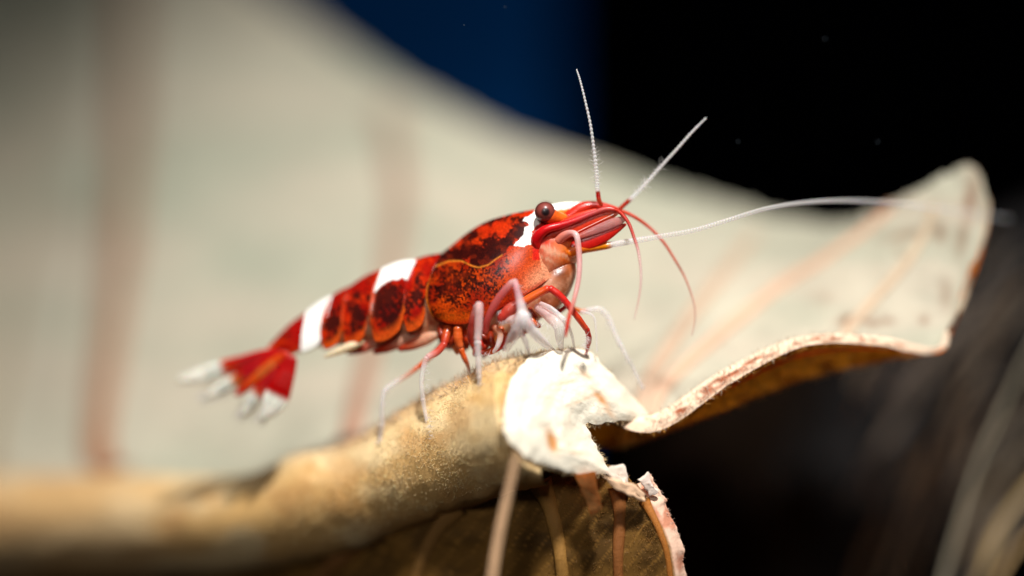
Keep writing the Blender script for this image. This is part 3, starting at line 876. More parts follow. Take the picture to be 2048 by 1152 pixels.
def paint_head(px, py):
    c = np.broadcast_to(lin(226, 108, 52), px.shape + (3,))
    c = mixc(c, lin(214, 22, 18), blob(px, py, 1084, 478, 20, 40, -12))
    c = mixc(c, lin(236, 150, 116), .8 * blob(px, py, 1112, 505, 28, 16, -15))
    c = mixc(c, lin(240, 128, 16), .95 * blob(px, py, 1138, 508, 20, 22))
    c = mixc(c, lin(232, 84, 40), .6 * blob(px, py, 1125, 474, 26, 12))
    c = mixc(c, lin(90, 34, 12), .8 * blob(px, py, 1125, 541, 12, 9))
    c = mixc(c, lin(238, 172, 132), .8 * blob(px, py, 1090, 545, 26, 22))
    c = mixc(c, lin(200, 60, 20), .55 * sstep(.48, .7, fbm(px / 12, py / 9, 31)))
    c = mixc(c, lin(120, 44, 14), .7 * sstep(.55, .72, fbm((px + py) / 16, (py - px) / 60, 37)) * sstep(520, 535, py))
    return mixc(c, lin(244, 196, 160), .6 * sstep(.52, .7, fbm((px + py * .6) / 50, (py - px * .5) / 7, 33)))
loft(body, [(1062, 436, 1068, 575, .40, 0), (1085, 440, 1092, 572, .46, 0), (1108, 446, 1112, 558, .45, 0), (1130, 452, 1132, 545, .40, 0), (1148, 466, 1148, 535, .30, 0), (1160, 482, 1160, 516, .15, 0)],
     paint_head, ns=70, ring_=64)
body_o = body.build('body', [M['shell'], M['flesh']], shrimp)
body_o['label'] = 'mottled red and black carapace and banded abdomen'

# generic tube: rows (px, py, d, r_px, (colour), clear)
def limb(name, pts, parent, n=60, ring_=16, flat=1.0, bead=0.0, bead_n=40, mat_=None, label=None, build=True, mb=None, thick=None, knob=0.0):
    A = np.array([[p[0], p[1], p[2], p[3], *lin(*p[4]), p[5]] for p in pts], float)
    t_ = np.linspace(0, len(pts) - 1, n)
    S = cr(A, t_)
    S[:, 3] = np.maximum(S[:, 3], .4)
    P = at(S[:, 0], S[:, 1], S[:, 2])
    T = np.gradient(P, axis=0)
    T /= np.linalg.norm(T, axis=1, keepdims=True) + 1e-9
    V = np.array([0.05, -1.0, 0.1])
    Sd = np.cross(T, V)
    Sd /= np.linalg.norm(Sd, axis=1, keepdims=True) + 1e-9
    Up = np.cross(Sd, T)
    r = S[:, 3] / 100
    if bead:
        r = r * (1 + bead * np.sin(np.linspace(0, 2 * np.pi * bead_n, n)))
    e = np.linspace(0, 1, n)
    if knob:
        r = r * (1 - .3 * knob + knob * (np.exp(-(e / .1) ** 2) + np.exp(-((1 - e) / .1) ** 2)))
        r = r * (1 + .1 * (vnoise(e * 9, S[0, 0] * .37) - .5))
    # rounded ends
    L_ = np.concatenate([[0], np.cumsum(np.linalg.norm(np.diff(P, axis=0), axis=1))])
    cap = np.minimum(L_, L_[-1] - L_)
    r = r * np.sqrt(np.clip(1 - (1 - np.clip(cap / (r + 1e-6), 0, 1)) ** 2, 0.02, 1))
    a = np.linspace(0, 2 * np.pi, ring_, endpoint=False)
    G = P[:, None] + Sd[:, None] * (np.cos(a)[None] * r[:, None])[..., None] + Up[:, None] * (np.sin(a)[None] * (r * flat if thick is None else np.minimum(r, thick))[:, None])[..., None]
    colr = np.clip(S[:, None, 4:7] + 0 * G, 0, 1)
    own = mb is None
    mb = mb or MB()
    mb.grid(G, colr, clear=np.clip(S[:, None, 7], 0, .95) + 0 * G[..., 0], closed_v=True)
    if not own:
        return None
    o = mb.build(name, mat_ or M['limb'], parent)
    if label:
        o['label'] = label
    return o

CL = (250, 246, 246)
PK = (236, 150, 140)
PKW = (246, 216, 212)
RD = (214, 40, 28)
OR = (226, 100, 40)
# rostrum with its toothed white ridge
def paint_rostrum(px, py):
    c = np.broadcast_to(lin(238, 150, 60), px.shape + (3,))
    return np.where(((py < 421 - (px - 1110) * .1) | (px < 1096))[..., None], WHITE, c)
rb = MB()
st = np.array([(1068, 420, 1075, 440, .16, 0), (1095, 412, 1098, 438, .13, 0), (1120, 407, 1122, 434, .09, 0), (1145, 405, 1146, 424, .06, 0), (1163, 407, 1163, 413, .03, 0), (1172, 410, 1172, 411, .01, 0)], float)
loft(rb, st, paint_rostrum, ns=60)
for k in range(22):
    x_ = 1098 + k * 3.2
    yt = np.interp(x_, st[:, 0], st[:, 1])
    limb('', [(x_ - 1, yt + 2, y0(x_), 1.6, (250, 246, 238), 0), (x_ + 1.2, yt - .8, y0(x_), 1.2, (250, 246, 238), 0), (x_ + 3.4, yt - 2.2, y0(x_), .5, (250, 246, 238), 0)], None, n=6, ring_=6, mb=rb)
rost = rb.build('rostrum', [M['shell'], M['shell']], shrimp)
rost['label'] = 'pointed rostrum with toothed white upper ridge'

# eyes on stalks
def eye(px, py, d, r, near):
    stalk = limb('eyestalk', [(px + 42, py + 12, d + (.3 if near else -.3), 9, (238, 150, 50), 0), (px + 26, py + 12, d + (.12 if near else -.12), 13, (236, 120, 34), 0), (px + 8, py + 7, d + .02, 16, (226, 84, 30), 0), (px, py, d, 12, (150, 40, 20), 0)],
                 shrimp, n=30, ring_=20, mat_=M['flesh'])
    c = at(px, py, d)
    b = MB()
    th = np.linspace(0, np.pi, 36)
    ph = np.linspace(0, 2 * np.pi, 48, endpoint=False)
    X = np.stack([np.sin(th)[:, None] * np.cos(ph)[None], np.cos(th)[:, None] + 0 * ph[None], np.sin(th)[:, None] * np.sin(ph)[None]], -1)
    cz = X @ np.array([0.05, -1.0 if near else 1.0, -0.03])
    colr = mixc(np.broadcast_to(lin(120, 54, 46), X.shape), lin(20, 7, 9), sstep(.86, .97, cz))
    colr = mixc(colr, lin(60, 22, 20), .7 * sstep(.75, .2, cz))
    b.grid(c + X * (r / 100) * np.array([1.0, 1.0, 1.0]), colr, closed_v=True)
    e = b.build('eye', M['eye'], shrimp)
    stalk.parent = e
    stalk.matrix_parent_inverse = e.matrix_basis.inverted()
    e['label'] = 'round dark maroon eye' if near else 'round dark eye on the far side'
    return e
eye(1090, 424, -.15, 20.5, True)
eye(1092, 424, .78, 20, False)

# antennules (a red stalk each), with their feelers as sub-parts
def antennule(stalk, feelers, label):
    o = limb('antennule', stalk, shrimp, n=90, ring_=18, mat_=M['flesh'], label=label)
    for f_ in feelers:
        pts, bead, bn = f_
        limb('flagellum', pts, o, n=max(120, bn * 7), ring_=8, bead=bead, bead_n=bn)
    return o
dn = -.22
antennule([(1082, 506, dn + .22, 9, (206, 44, 24), 0), (1073, 480, dn + .12, 12, (206, 16, 22), 0), (1090, 460, dn - .0, 9, (212, 22, 26), 0), (1120, 451, dn, 7.5, (206, 22, 28), 0), (1150, 441, dn, 6.5, (206, 44, 46), 0), (1182, 428, dn, 5.5, (210, 84, 84), .2), (1212, 418, dn, 5, (210, 90, 82), .2), (1232, 420, dn, 5, (206, 50, 36), 0)],
          [([(1222, 417, dn, 5, (206, 50, 36), 0), (1240, 425, dn, 4.2, (206, 60, 44), 0), (1257, 446, dn - .1, 3.6, (204, 70, 60), .1), (1268, 475, dn - .2, 3.2, (214, 100, 90), .2), (1277, 505, dn - .3, 3, (232, 190, 184), .35), (1282, 550, dn - .4, 2.4, (236, 206, 200), .4), (1278, 595, dn - .5, 1.8, (236, 200, 190), .4), (1268, 640, dn - .6, .9, (236, 206, 196), .4)], .12, 50),
           ([(1204, 412, dn, 4, (214, 60, 24), 0), (1198, 400, dn, 4.6, (220, 70, 24), 0), (1196, 386, dn, 4.4, (216, 66, 26), 0), (1195, 378, dn, 4.2, CL, .7), (1193, 345, dn, 4.2, CL, .7), (1188, 300, dn, 3.2, CL, .62), (1181, 250, dn, 2.6, CL, .55), (1170, 200, dn, 2.1, CL, .5), (1160, 160, dn, 1.7, CL, .45), (1153, 138, dn, 1.2, CL, .4)], .3, 56)],
          'crimson antennule stalk nearest the camera')
df = .35
antennule([(1112, 458, df - .1, 10, (200, 40, 16), 0), (1135, 436, df - .1, 14, (206, 40, 18), 0), (1162, 418, df - .1, 13, (208, 44, 22), 0), (1190, 412, df - .1, 10, (206, 40, 22), 0), (1220, 416, df - .1, 7, (212, 50, 28), 0), (1242, 422, df - .1, 4, (214, 60, 30), 0)],
          [([(1236, 421, df - .1, 4.5, (214, 60, 30), 0), (1262, 430, df - .1, 3.8, (214, 70, 40), 0), (1295, 452, df, 3.2, (214, 74, 46), .05), (1325, 482, df, 2.8, (216, 86, 60), .1), (1350, 520, df, 2.4, (222, 110, 84), .15), (1372, 560, df, 2.1, (232, 160, 140), .3), (1388, 608, df, 1.7, (236, 190, 176), .4), (1390, 640, df, 1.3, (236, 190, 176), .4), (1384, 672, df, .8, (236, 200, 190), .4)], .12, 60),
           ([(1234, 423, df - .1, 4.4, (214, 60, 30), 0), (1246, 412, df - .1, 4.4, (218, 66, 28), 0), (1256, 403, df - .1, 4.4, (220, 80, 40), .05), (1264, 396, df - .1, 4.2, CL, .6), (1288, 371, df - .1, 3.8, CL, .55), (1320, 335, df - .1, 2.8, CL, .5), (1352, 300, df - .1, 2.4, CL, .45), (1385, 263, df - .1, 2, CL, .4), (1413, 235, df - .1, 1.4, CL, .4)], .3, 52)],
          'red antennule stalk behind the rostrum tip')

# antennal scales: flat blades under the antennules
def scale(pts, th, label):
    return limb('antennal_scale', pts, shrimp, n=60, ring_=28, thick=th, mat_=M['flesh'], label=label)
scale([(1088, 476, -.08, 9, (212, 50, 20), 0), (1120, 462, -.12, 18, (220, 66, 22), 0), (1160, 447, -.14, 22, (214, 52, 18), 0), (1200, 434, -.14, 19, (216, 60, 22), .05), (1226, 427, -.13, 9, (222, 100, 60), .2), (1238, 425, -.12, 3, (226, 150, 120), .4)], .05, 'orange red antennal scale')
scale([(1150, 476, -.16, 5, (206, 90, 70), .1), (1180, 464, -.18, 8, (196, 116, 110), .25), (1215, 450, -.18, 10, (196, 128, 124), .35), (1240, 441, -.18, 8, (200, 120, 116), .4), (1252, 437, -.18, 3, (214, 150, 150), .5)], .03, 'pinkish translucent antennal scale')
scale([(1140, 496, -.06, 9, (196, 30, 16), 0), (1170, 484, -.08, 17, (202, 26, 16), 0), (1205, 470, -.1, 16, (204, 28, 18), 0), (1236, 456, -.1, 8, (206, 40, 26), 0), (1253, 448, -.1, 2, (214, 60, 40), .1)], .05, 'deep red antennal scale')
b = MB()
for k in range(34):
    f_ = k / 33
    limb('', [(1156 + 70 * f_, 463 - 34 * f_, -.21, 1.1, (250, 240, 232), 0), (1157 + 70 * f_, 462.4 - 34 * f_, -.22, 1.1, (250, 240, 232), 0)], None, n=5, ring_=6, mb=b)
b.build('tooth_row', M['limb'], shrimp)['label'] = 'row of fine pale teeth along the antennal scale'

# antennae
ant = limb('antenna', [(1128, 508, .0, 16, (238, 120, 20), 0), (1160, 498, -.02, 11, (232, 112, 24), 0), (1190, 494, -.02, 9, (236, 132, 30), 0), (1214, 491, -.02, 7.5, (238, 150, 60), .1), (1226, 489, -.02, 6, CL, .5)],
           shrimp, n=40, ring_=18, mat_=M['flesh'], label='orange base and long pale feeler reaching right across the leaf')
limb('flagellum', [(1218, 490, -.02, 6.5, CL, .55), (1260, 483, -.05, 6, CL, .6), (1320, 473, -.1, 5, CL, .7), (1390, 460, -.2, 4.6, CL, .68), (1460, 439, -.35, 4.3, CL, .65), (1530, 418, -.6, 4, CL, .65), (1600, 406, -.9, 3.8, CL, .65), (1680, 401, -1.3, 3.5, CL, .65), (1760, 404, -1.8, 3.0, CL, .65), (1840, 412, -2.3, 2.6, CL, .6), (1930, 424, -2.9, 2, CL, .65), (2020, 438, -3.5, 1.4, CL, .7)],
     ant, n=900, ring_=8, bead=.1, bead_n=130)
ant2 = limb('antenna', [(1112, 486, -.05, 12, (236, 130, 100), 0), (1128, 472, -.18, 9, (236, 140, 120), .05), (1143, 466, -.3, 6.5, (238, 176, 166), .2), (1153, 472, -.38, 6.2, PKW, .3), (1157, 495, -.42, 6, (238, 188, 182), .35), (1159, 530, -.5, 5.5, (238, 188, 186), .35), (1156, 565, -.6, 5, (236, 180, 178), .4), (1148, 600, -.75, 4.2, (232, 160, 150), .35), (1139, 630, -.85, 4.2, (222, 90, 70), .1), (1134, 655, -.9, 4, (214, 50, 36), 0), (1131, 676, -.92, 1.4, (214, 50, 36), 0)],
            shrimp, n=120, ring_=16, label='pink antenna hanging down in front of the mouth')

# mouthparts
def paint_mouth(px, py):
    c = np.broadcast_to(lin(190, 104, 58), px.shape + (3,))
    c = mixc(c, lin(136, 66, 20), .9 * blob(px, py, 1134, 568, 26, 30))
    c = mixc(c, lin(84, 36, 14), .8 * blob(px, py, 1118, 545, 14, 10))
    c = mixc(c, lin(238, 190, 160), .7 * blob(px, py, 1085, 570, 30, 20))
    return mixc(c, lin(232, 176, 140), .45 * sstep(.52, .7, fbm((px + py * .7) / 9, (py - px) / 60, 41)))
b = MB()
loft(b, [(1050, 560, 1150, 522, .22, -.12), (1046, 575, 1153, 545, .3, -.12), (1050, 590, 1143, 578, .3, -.12), (1060, 604, 1128, 604, .24, -.12), (1074, 618, 1112, 622, .16, -.12), (1085, 634, 1102, 634, .06, -.12)], paint_mouth, ns=50, ring_=48)
mo = b.build('mouthparts', [M['flesh'], M['flesh']], shrimp)
mo['label'] = 'pale pinkish brown mouthparts below the head'

# walking legs
def leg(segs, label=None, parent=shrimp, n=40):
    """segs: list of point lists; joints are small rounded knobs between them"""
    b = MB()
    for pts in segs:
        limb('', [(*p_[:3], p_[3] * .84, *p_[4:]) for p_ in pts], None, n=n, ring_=16, mb=b, knob=.2)
    o = b.build('leg', M['limb'], parent)
    if label:
        o['label'] = label
    return o
leg([[(902, 640, .35, 11, OR, 0), (893, 668, .2, 11, (214, 84, 36), .05), (888, 690, .1, 9, (196, 50, 36), 0)],
     [(892, 684, .12, 9, (206, 64, 48), .05), (874, 704, .05, 9, (222, 104, 88), .2), (852, 716, .0, 8, PKW, .45)],
     [(855, 712, .0, 7.5, PKW, .5), (847, 735, .0, 6.5, CL, .6), (843, 765, .0, 6, CL, .6), (846, 800, .0, 5.5, CL, .6)],
     [(845, 795, .0, 6, CL, .6), (852, 835, -.02, 5, CL, .55), (862, 888, -.05, 4, CL, .5)]], 'hind leg with red thigh and clear shank reaching down the midrib')
leg([[(885, 690, .55, 8, RD, 0), (862, 712, .55, 7, OR, 0), (836, 735, .55, 6, OR, .1)],
     [(838, 733, .55, 6, OR, .1), (815, 750, .55, 6.5, (236, 190, 170), .5), (790, 766, .55, 7, CL, .6), (770, 780, .55, 6.5, CL, .6)],
     [(772, 776, .55, 6.5, CL, .5), (765, 800, .55, 6, CL, .5), (764, 830, .6, 6, CL, .5), (766, 850, .65, 5, CL, .5)],
     [(766, 846, .65, 5.5, CL, .5), (760, 875, .7, 4.5, CL, .5), (756, 900, .75, 3.5, CL, .5)]], 'rearmost clear leg with an orange knee')
leg([[(945, 688, -.3, 10, (200, 52, 40), 0), (943, 662, -.45, 11.5, (216, 84, 72), .12), (950, 632, -.6, 11.5, (222, 112, 100), .25), (958, 608, -.7, 10, PKW, .5)],
     [(958, 603, -.72, 10, PKW, .5), (958, 625, -.75, 11, PKW, .45), (957, 655, -.75, 10, PKW, .45), (955, 684, -.75, 8, CL, .5)],
     [(955, 680, -.75, 9, CL, .5), (956, 705, -.75, 7.5, CL, .55), (958, 745, -.7, 6.5, CL, .5), (962, 792, -.62, 5, CL, .5)]], 'pink leg bent sharply upright in the middle of the body')
leg([[(968, 668, -.35, 9, (206, 70, 60), 0), (975, 640, -.5, 9, (210, 84, 76), .2), (992, 605, -.62, 9.5, (222, 116, 112), .4), (1012, 578, -.68, 9, (228, 140, 138), .45), (1029, 562, -.7, 8, PKW, .5)],
     [(1027, 558, -.7, 8, PKW, .5), (1035, 582, -.78, 8.5, (236, 190, 200), .5), (1042, 612, -.85, 11, CL, .55), (1047, 636, -.9, 13, CL, .55)],
     [(1046, 620, -.9, 12, CL, .5), (1038, 650, -.95, 15, CL, .62), (1026, 674, -.8, 13, CL, .68), (1010, 702, -.55, 7, CL, .7)],
     [(1048, 624, -.92, 12, CL, .5), (1056, 648, -.95, 13, CL, .5), (1074, 672, -.75, 12, CL, .5), (1094, 690, -.35, 9, CL, .6), (1110, 706, .05, 5, CL, .65)]], 'milky claw leg raised in front of the carapace')
leg([[(1000, 640, -.2, 10, RD, 0), (1020, 622, -.3, 12, (216, 60, 40), 0), (1050, 602, -.35, 11, OR, 0), (1078, 586, -.38, 10, OR, 0), (1101, 575, -.4, 8.5, RD, 0)],
     [(1096, 574, -.4, 8.5, RD, 0), (1116, 588, -.42, 9, (212, 44, 34), 0), (1132, 604, -.42, 8.5, (212, 44, 36), 0), (1145, 622, -.42, 7.5, (212, 60, 44), 0)],
     [(1141, 616, -.42, 7.5, (212, 50, 40), 0), (1158, 638, -.38, 8, (216, 70, 36), 0), (1174, 660, -.28, 7, (218, 80, 50), .05)],
     [(1173, 656, -.3, 6.5, RD, 0), (1178, 675, -.12, 7, RD, 0), (1176, 692, .06, 5.5, RD, 0), (1171, 712, .22, 2.5, RD, 0)]], 'bright red foreleg arching down to the broken end')
leg([[(1044, 604, -.5, 11, (226, 130, 110), .3), (1022, 616, -.55, 13, (218, 100, 82), .3), (1006, 632, -.55, 12, (210, 64, 50), .15), (1000, 646, -.5, 8, (222, 110, 100), .3)],
     [(1002, 644, -.5, 6, PKW, .4), (1018, 640, -.55, 8, PKW, .4), (1046, 628, -.6, 9, PKW, .45)]], 'folded pink claw arm held against the mouth')
leg([[(1098, 622, .3, 7, OR, 0), (1118, 622, .35, 7, RD, 0), (1138, 608, .4, 6, RD, 0)], [(1138, 612, .4, 5, OR, .1), (1160, 622, .45, 6, (226, 130, 70), .2), (1178, 620, .45, 5, CL, .6)],
     [(1172, 622, .45, 6, CL, .6), (1198, 618, .45, 7, CL, .62), (1216, 634, .45, 7, CL, .6), (1228, 662, .42, 6, CL, .6), (1240, 690, .4, 6, CL, .55)],
     [(1239, 686, .4, 6, CL, .55), (1254, 715, .42, 5, CL, .6), (1270, 745, .45, 4.4, CL, .6), (1287, 780, .5, 3.6, CL, .6)]], 'glassy far foreleg stepping onto the pale blade')
leg([[(916, 650, .1, 12, OR, 0), (916, 678, .1, 12, OR, 0), (922, 698, .12, 9, (222, 110, 60), 0)], [(920, 694, .12, 8, OR, 0), (929, 716, .15, 7, (222, 100, 50), 0), (936, 732, .2, 5, (226, 160, 130), .2), (939, 752, .25, 3, CL, .5)]], 'short orange far leg below the carapace')
leg([[(1010, 668, .1, 12, OR, 0), (1000, 690, .05, 11, RD, 0), (978, 704, .05, 8, OR, 0), (958, 705, .05, 5, RD, 0)]], 'low red leg base between the pink legs')
leg([[(1070, 610, -.2, 9, PKW, .3), (1098, 632, -.3, 14, PKW, .5), (1118, 652, -.4, 16, CL, .6), (1120, 680, -.3, 10, CL, .65), (1124, 702, .05, 4, CL, .7)]], 'translucent pale claw in front of the mouth')
leg([[(1078, 606, -.3, 6, PKW, .5), (1104, 618, -.4, 6, CL, .6), (1130, 640, -.5, 5, CL, .65)], [(1128, 638, -.5, 5, CL, .6), (1142, 665, -.3, 4, CL, .65), (1150, 702, .12, 2.5, CL, .65)]], 'slender glassy limb beside the red foreleg')
leg([[(1030, 655, -.6, 7, PKW, .5), (1048, 676, -.7, 7, CL, .55), (1056, 700, -.7, 5, CL, .6)], [(1055, 696, -.7, 4, CL, .6), (1060, 713, -.5, 2.5, CL, .6)]], 'small milky pincer limb near the broken end')
leg([[(1160, 622, .1, 3, CL, .6), (1186, 632, .1, 3, CL, .6), (1192, 660, .1, 2.6, CL, .65), (1194, 705, .1, 1.6, CL, .65)]], 'hair thin glassy limb hanging right of the red foreleg')
leg([[(985, 650, -.3, 7, (226, 130, 90), .3), (1000, 668, -.4, 8, (236, 180, 150), .4), (996, 690, -.45, 6, CL, .5), (986, 706, -.4, 3, CL, .6)]], 'small translucent limb tucked between the pink legs')
# leg bases under the carapace, one mass
b = MB()
for k in range(60):
    x_ = 878 + rng.random() * 190
    y_ = np.interp(x_, [880, 960, 1070], [664, 682, 630]) + rng.uniform(-6, 20)
    r_ = rng.uniform(4, 9)
    c_ = [(214, 92, 26), (186, 36, 14), (214, 112, 44), (150, 44, 16), (196, 60, 22)][rng.integers(5)]
    d_ = y0(x_) + rng.uniform(-.5, .05)
    dx_ = rng.normal(0, 9)
    limb('', [(x_ - dx_, y_ - 20, d_ + .1, r_ * .9, c_, 0), (x_ + rng.uniform(-4, 4), y_, d_ - .05, r_, c_, .15), (x_ + dx_, y_ + rng.uniform(8, 20), d_, r_ * .55, c_, .2)], None, n=16, ring_=10, mb=b)
co = b.build('leg_base', M['flesh'], shrimp)
co['label'] = 'cluster of orange red leg bases under the carapace'

# swimmerets under the abdomen
def swimmeret(pts, label=None):
    o = limb('swimmeret', pts, shrimp, n=40, ring_=18, thick=.1, mat_=M['flesh'])
    if label:
        o['label'] = label
SW = (236, 186, 156)
swimmeret([(884, 664, 0.39, 7, SW, .1), (852, 678, 0.47, 12, (232, 170, 136), .2), (822, 690, 0.56, 11, (214, 100, 66), .1), (796, 700, 0.64, 4, (186, 36, 20), 0)])
swimmeret([(838, 664, 0.54, 7, SW, .1), (806, 680, 0.62, 12, (232, 170, 140), .2), (776, 694, 0.70, 11, (206, 76, 46), .1), (746, 706, 0.78, 4, (180, 32, 20), 0)])
swimmeret([(785, 672, 0.74, 7, SW, .1), (754, 685, 0.82, 11, (230, 160, 130), .2), (722, 698, 0.90, 9, (196, 56, 34), .05), (694, 707, 0.98, 3, (176, 30, 20), 0)])
swimmeret([(728, 682, 0.66, 6, (244, 218, 176), .1), (700, 693, 0.66, 9, (246, 226, 186), .1), (672, 704, 0.7, 7, (246, 230, 196), .15), (648, 714, 0.74, 3, (246, 230, 196), .2)], 'pale yellowish swimmeret nearest the tail')
swimmeret([(880, 655, 0.54, 9, SW, .1), (858, 676, 0.59, 11, (226, 150, 120), .2), (838, 688, 0.65, 8, (206, 100, 66), .1), (820, 697, 0.69, 3, (196, 60, 34), 0)])

# tail fan
def fan_blade(name, pts, label):
    o = limb(name, pts, shrimp, n=70, ring_=28, thick=.06, mat_=M['flesh'], label=label)
    for q_ in (-.45, 0, .45):                                    # stiffening ribs along the blade
        rp = []
        for i_, p_ in enumerate(pts[1:-2]):
            tx, ty = pts[i_ + 2][0] - pts[i_][0], pts[i_ + 2][1] - pts[i_][1]
            l_ = math.hypot(tx, ty)
            c_ = tuple(min(255, v_ * 1.0 + (34 if v_ < 120 else 0)) if i_ < 3 else v_ * .86 for v_ in p_[4])
            rp.append((p_[0] - ty / l_ * p_[3] * q_, p_[1] + tx / l_ * p_[3] * q_, p_[2] - .06, 1.7, c_, 0))
        limb('rib', rp, o, n=24, ring_=6, mat_=M['flesh'])
    return o
TW = (244, 240, 226)
TR = (190, 18, 16)
fan_blade('uropod', [(572, 704, 1.27, 10, (176, 14, 16), 0), (530, 712, 1.40, 14, TR, 0), (485, 726, 1.57, 16, TR, 0), (452, 735, 1.68, 17, (206, 70, 34), 0), (440, 739, 1.72, 17, TW, 0), (408, 749, 1.80, 16, TW, 0), (376, 757, 1.87, 11, TW, .2), (352, 761, 1.91, 4, TW, .5)], 'upper white tipped uropod')
fan_blade('uropod', [(568, 708, 1.23, 8, (176, 14, 16), 0), (525, 732, 1.36, 12, TR, 0), (490, 752, 1.49, 14, TR, 0), (472, 763, 1.55, 14, (214, 110, 50), 0), (460, 768, 1.58, 14, TW, 0), (436, 781, 1.65, 12, TW, .05), (415, 793, 1.70, 6, TW, .3), (402, 800, 1.74, 2, TW, .6)], 'second white tipped uropod below the upper one')
fan_blade('telson', [(578, 706, 1.10, 9, (200, 34, 18), 0), (548, 726, 1.19, 11, (222, 84, 20), 0), (515, 754, 1.27, 11, (220, 84, 22), 0), (488, 778, 1.36, 9, (206, 50, 20), 0), (470, 792, 1.41, 4, (196, 30, 18), 0)], 'orange red telson in the middle of the tail fan')
fan_blade('uropod', [(582, 710, 1.10, 8, (176, 14, 16), 0), (556, 742, 1.17, 12, TR, 0), (530, 772, 1.24, 15, TR, 0), (518, 786, 1.27, 15, (206, 80, 50), 0), (510, 795, 1.29, 14, TW, 0), (498, 811, 1.33, 12, TW, .1), (488, 827, 1.36, 6, TW, .35), (482, 836, 1.39, 2, TW, .6)], 'third white tipped uropod left of the lowest')
fan_blade('uropod', [(588, 712, 1.02, 8, (176, 14, 16), 0), (577, 742, 1.04, 15, TR, 0), (564, 770, 1.06, 22, TR, 0), (557, 786, 1.09, 25, TR, 0), (552, 796, 1.10, 26, TW, 0), (541, 814, 1.12, 21, TW, 0), (528, 832, 1.16, 10, TW, .15), (520, 842, 1.19, 3, TW, .4)], 'lowest and widest white tipped uropod')

tail = [((365, 758), (440, 739), 2.1), ((405, 796), (462, 768), 1.95), ((484, 832), (512, 794), 1.58), ((522, 840), (556, 794), 1.35)]
Pt, Nt = [], []
for (a_, b_, d_) in tail:
    k = 60
    t_ = rng.random(k) ** 1.5
    ax3 = np.array([a_[0] - b_[0], 0, -(a_[1] - b_[1])], float)
    ax3 /= np.linalg.norm(ax3)
    sd3 = np.cross(ax3, [0, 1, 0])
    side_ = rng.choice([-1, 1], k)
    P_ = at(a_[0] + (b_[0] - a_[0]) * t_, a_[1] + (b_[1] - a_[1]) * t_, d_ + 0 * t_) + sd3 * (side_ * np.sqrt(t_) * .13)[:, None]
    Pt.append(P_)
    Nt.append(ax3[None] + sd3 * (side_ * .5)[:, None])
hairs('fringe', np.concatenate(Pt), np.concatenate(Nt), .2, .006, .15, np.array([.92, .9, .84]), shrimp, M['seta'], droop=0, bend=.1)

# fine bristles on legs, mouth and feelers
segs = [((1035, 570), (1050, 640), -.85), ((1176, 665), (1168, 708), -.42), ((955, 690), (962, 790), -.75), ((850, 715), (862, 880), -.45),
        ((1020, 640), (1120, 690), -.7), ((1262, 398), (1330, 325), .25), ((1195, 378), (1188, 300), -.12), ((772, 776), (757, 890), .55), ((1000, 620), (1005, 650), -.55), ((1040, 640), (1140, 660), -.5), ((1200, 618), (1285, 775), .4), ((960, 710), (1100, 700), -.3)]
Ps, Ns = [], []
for (a_, b_, d_) in segs:
    k = 45
    t_ = rng.random(k)
    x_ = a_[0] + (b_[0] - a_[0]) * t_ + rng.normal(0, 2, k)
    y_ = a_[1] + (b_[1] - a_[1]) * t_ + rng.normal(0, 2, k)
    Ps.append(at(x_, y_, d_ + rng.normal(0, .04, k)))
    t3 = np.array([b_[0] - a_[0], 0, -(b_[1] - a_[1])], float)
    t3 /= np.linalg.norm(t3)
    nn = np.cross(t3, [0, 1, 0]) * rng.choice([-1, 1], k)[:, None]
    Ns.append(nn + t3 * .5)
hairs('seta', np.concatenate(Ps), np.concatenate(Ns), .14, .0035, .3, np.array([.9, .86, .84]), shrimp, M['seta'], droop=0, bend=.25)

# ------------------------------------------------------------------ background: driftwood, stems, drifting specks
M['wood'] = material('driftwood', rough=0.9, spec=0.0, noise=[(0.6, 0.5, 1.5, 0.7), (3, 0.5, 1.4, 0.6)], bump=[(1.5, 0.8, 0.3), (8, 0.5, 0.08)])
M['stem'] = material('plant_stem', rough=0.7, spec=0.2, noise=[(2, 0.6, 1.35, 0.6)], bump=[(6, 0.3, 0.05)])
def driftwood(pts, label, c):
    A = np.array(pts, float)
    n = 90
    S = cr(A, np.linspace(0, len(A) - 1, n))
    P = at(S[:, 0], S[:, 1], S[:, 2])
    T = np.gradient(P, axis=0)
    T /= np.linalg.norm(T, axis=1, keepdims=True)
    Sd = np.cross(T, [0, -1.0, 0.15])
    Sd /= np.linalg.norm(Sd, axis=1, keepdims=True)
    Up = np.cross(Sd, T)
    a = np.linspace(0, 2 * np.pi, 48, endpoint=False)
    r = S[:, 3][:, None] * (1 + .5 * (fbm(np.arange(n)[:, None] / 9, np.cos(a)[None] * 1.5 + 4, np.sin(a)[None] * 1.5) - .5) + .25 * (fbm(np.arange(n)[:, None] / 30, np.cos(a)[None] * 5 + 4, np.sin(a)[None] * 5) - .5))
    G = P[:, None] + (Sd[:, None] * np.cos(a)[None, :, None] + Up[:, None] * np.sin(a)[None, :, None]) * r[..., None]
    G = np.concatenate([G.mean(1, keepdims=True)[:1].repeat(48, 1), G, G.mean(1, keepdims=True)[-1:].repeat(48, 1)], 0)
    b = MB()
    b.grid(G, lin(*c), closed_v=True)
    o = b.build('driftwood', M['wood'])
    o['label'] = label
    o['category'] = 'driftwood'
    return o
driftwood([(2350, 520, 12, 1.6), (2150, 560, 12, 2.0), (1980, 660, 12, 2.3), (1850, 840, 12, 2.6), (1750, 1100, 12, 2.8), (1700, 1500, 12, 3)], 'dark blurred driftwood rising behind the leaf tip', (30, 29, 29))
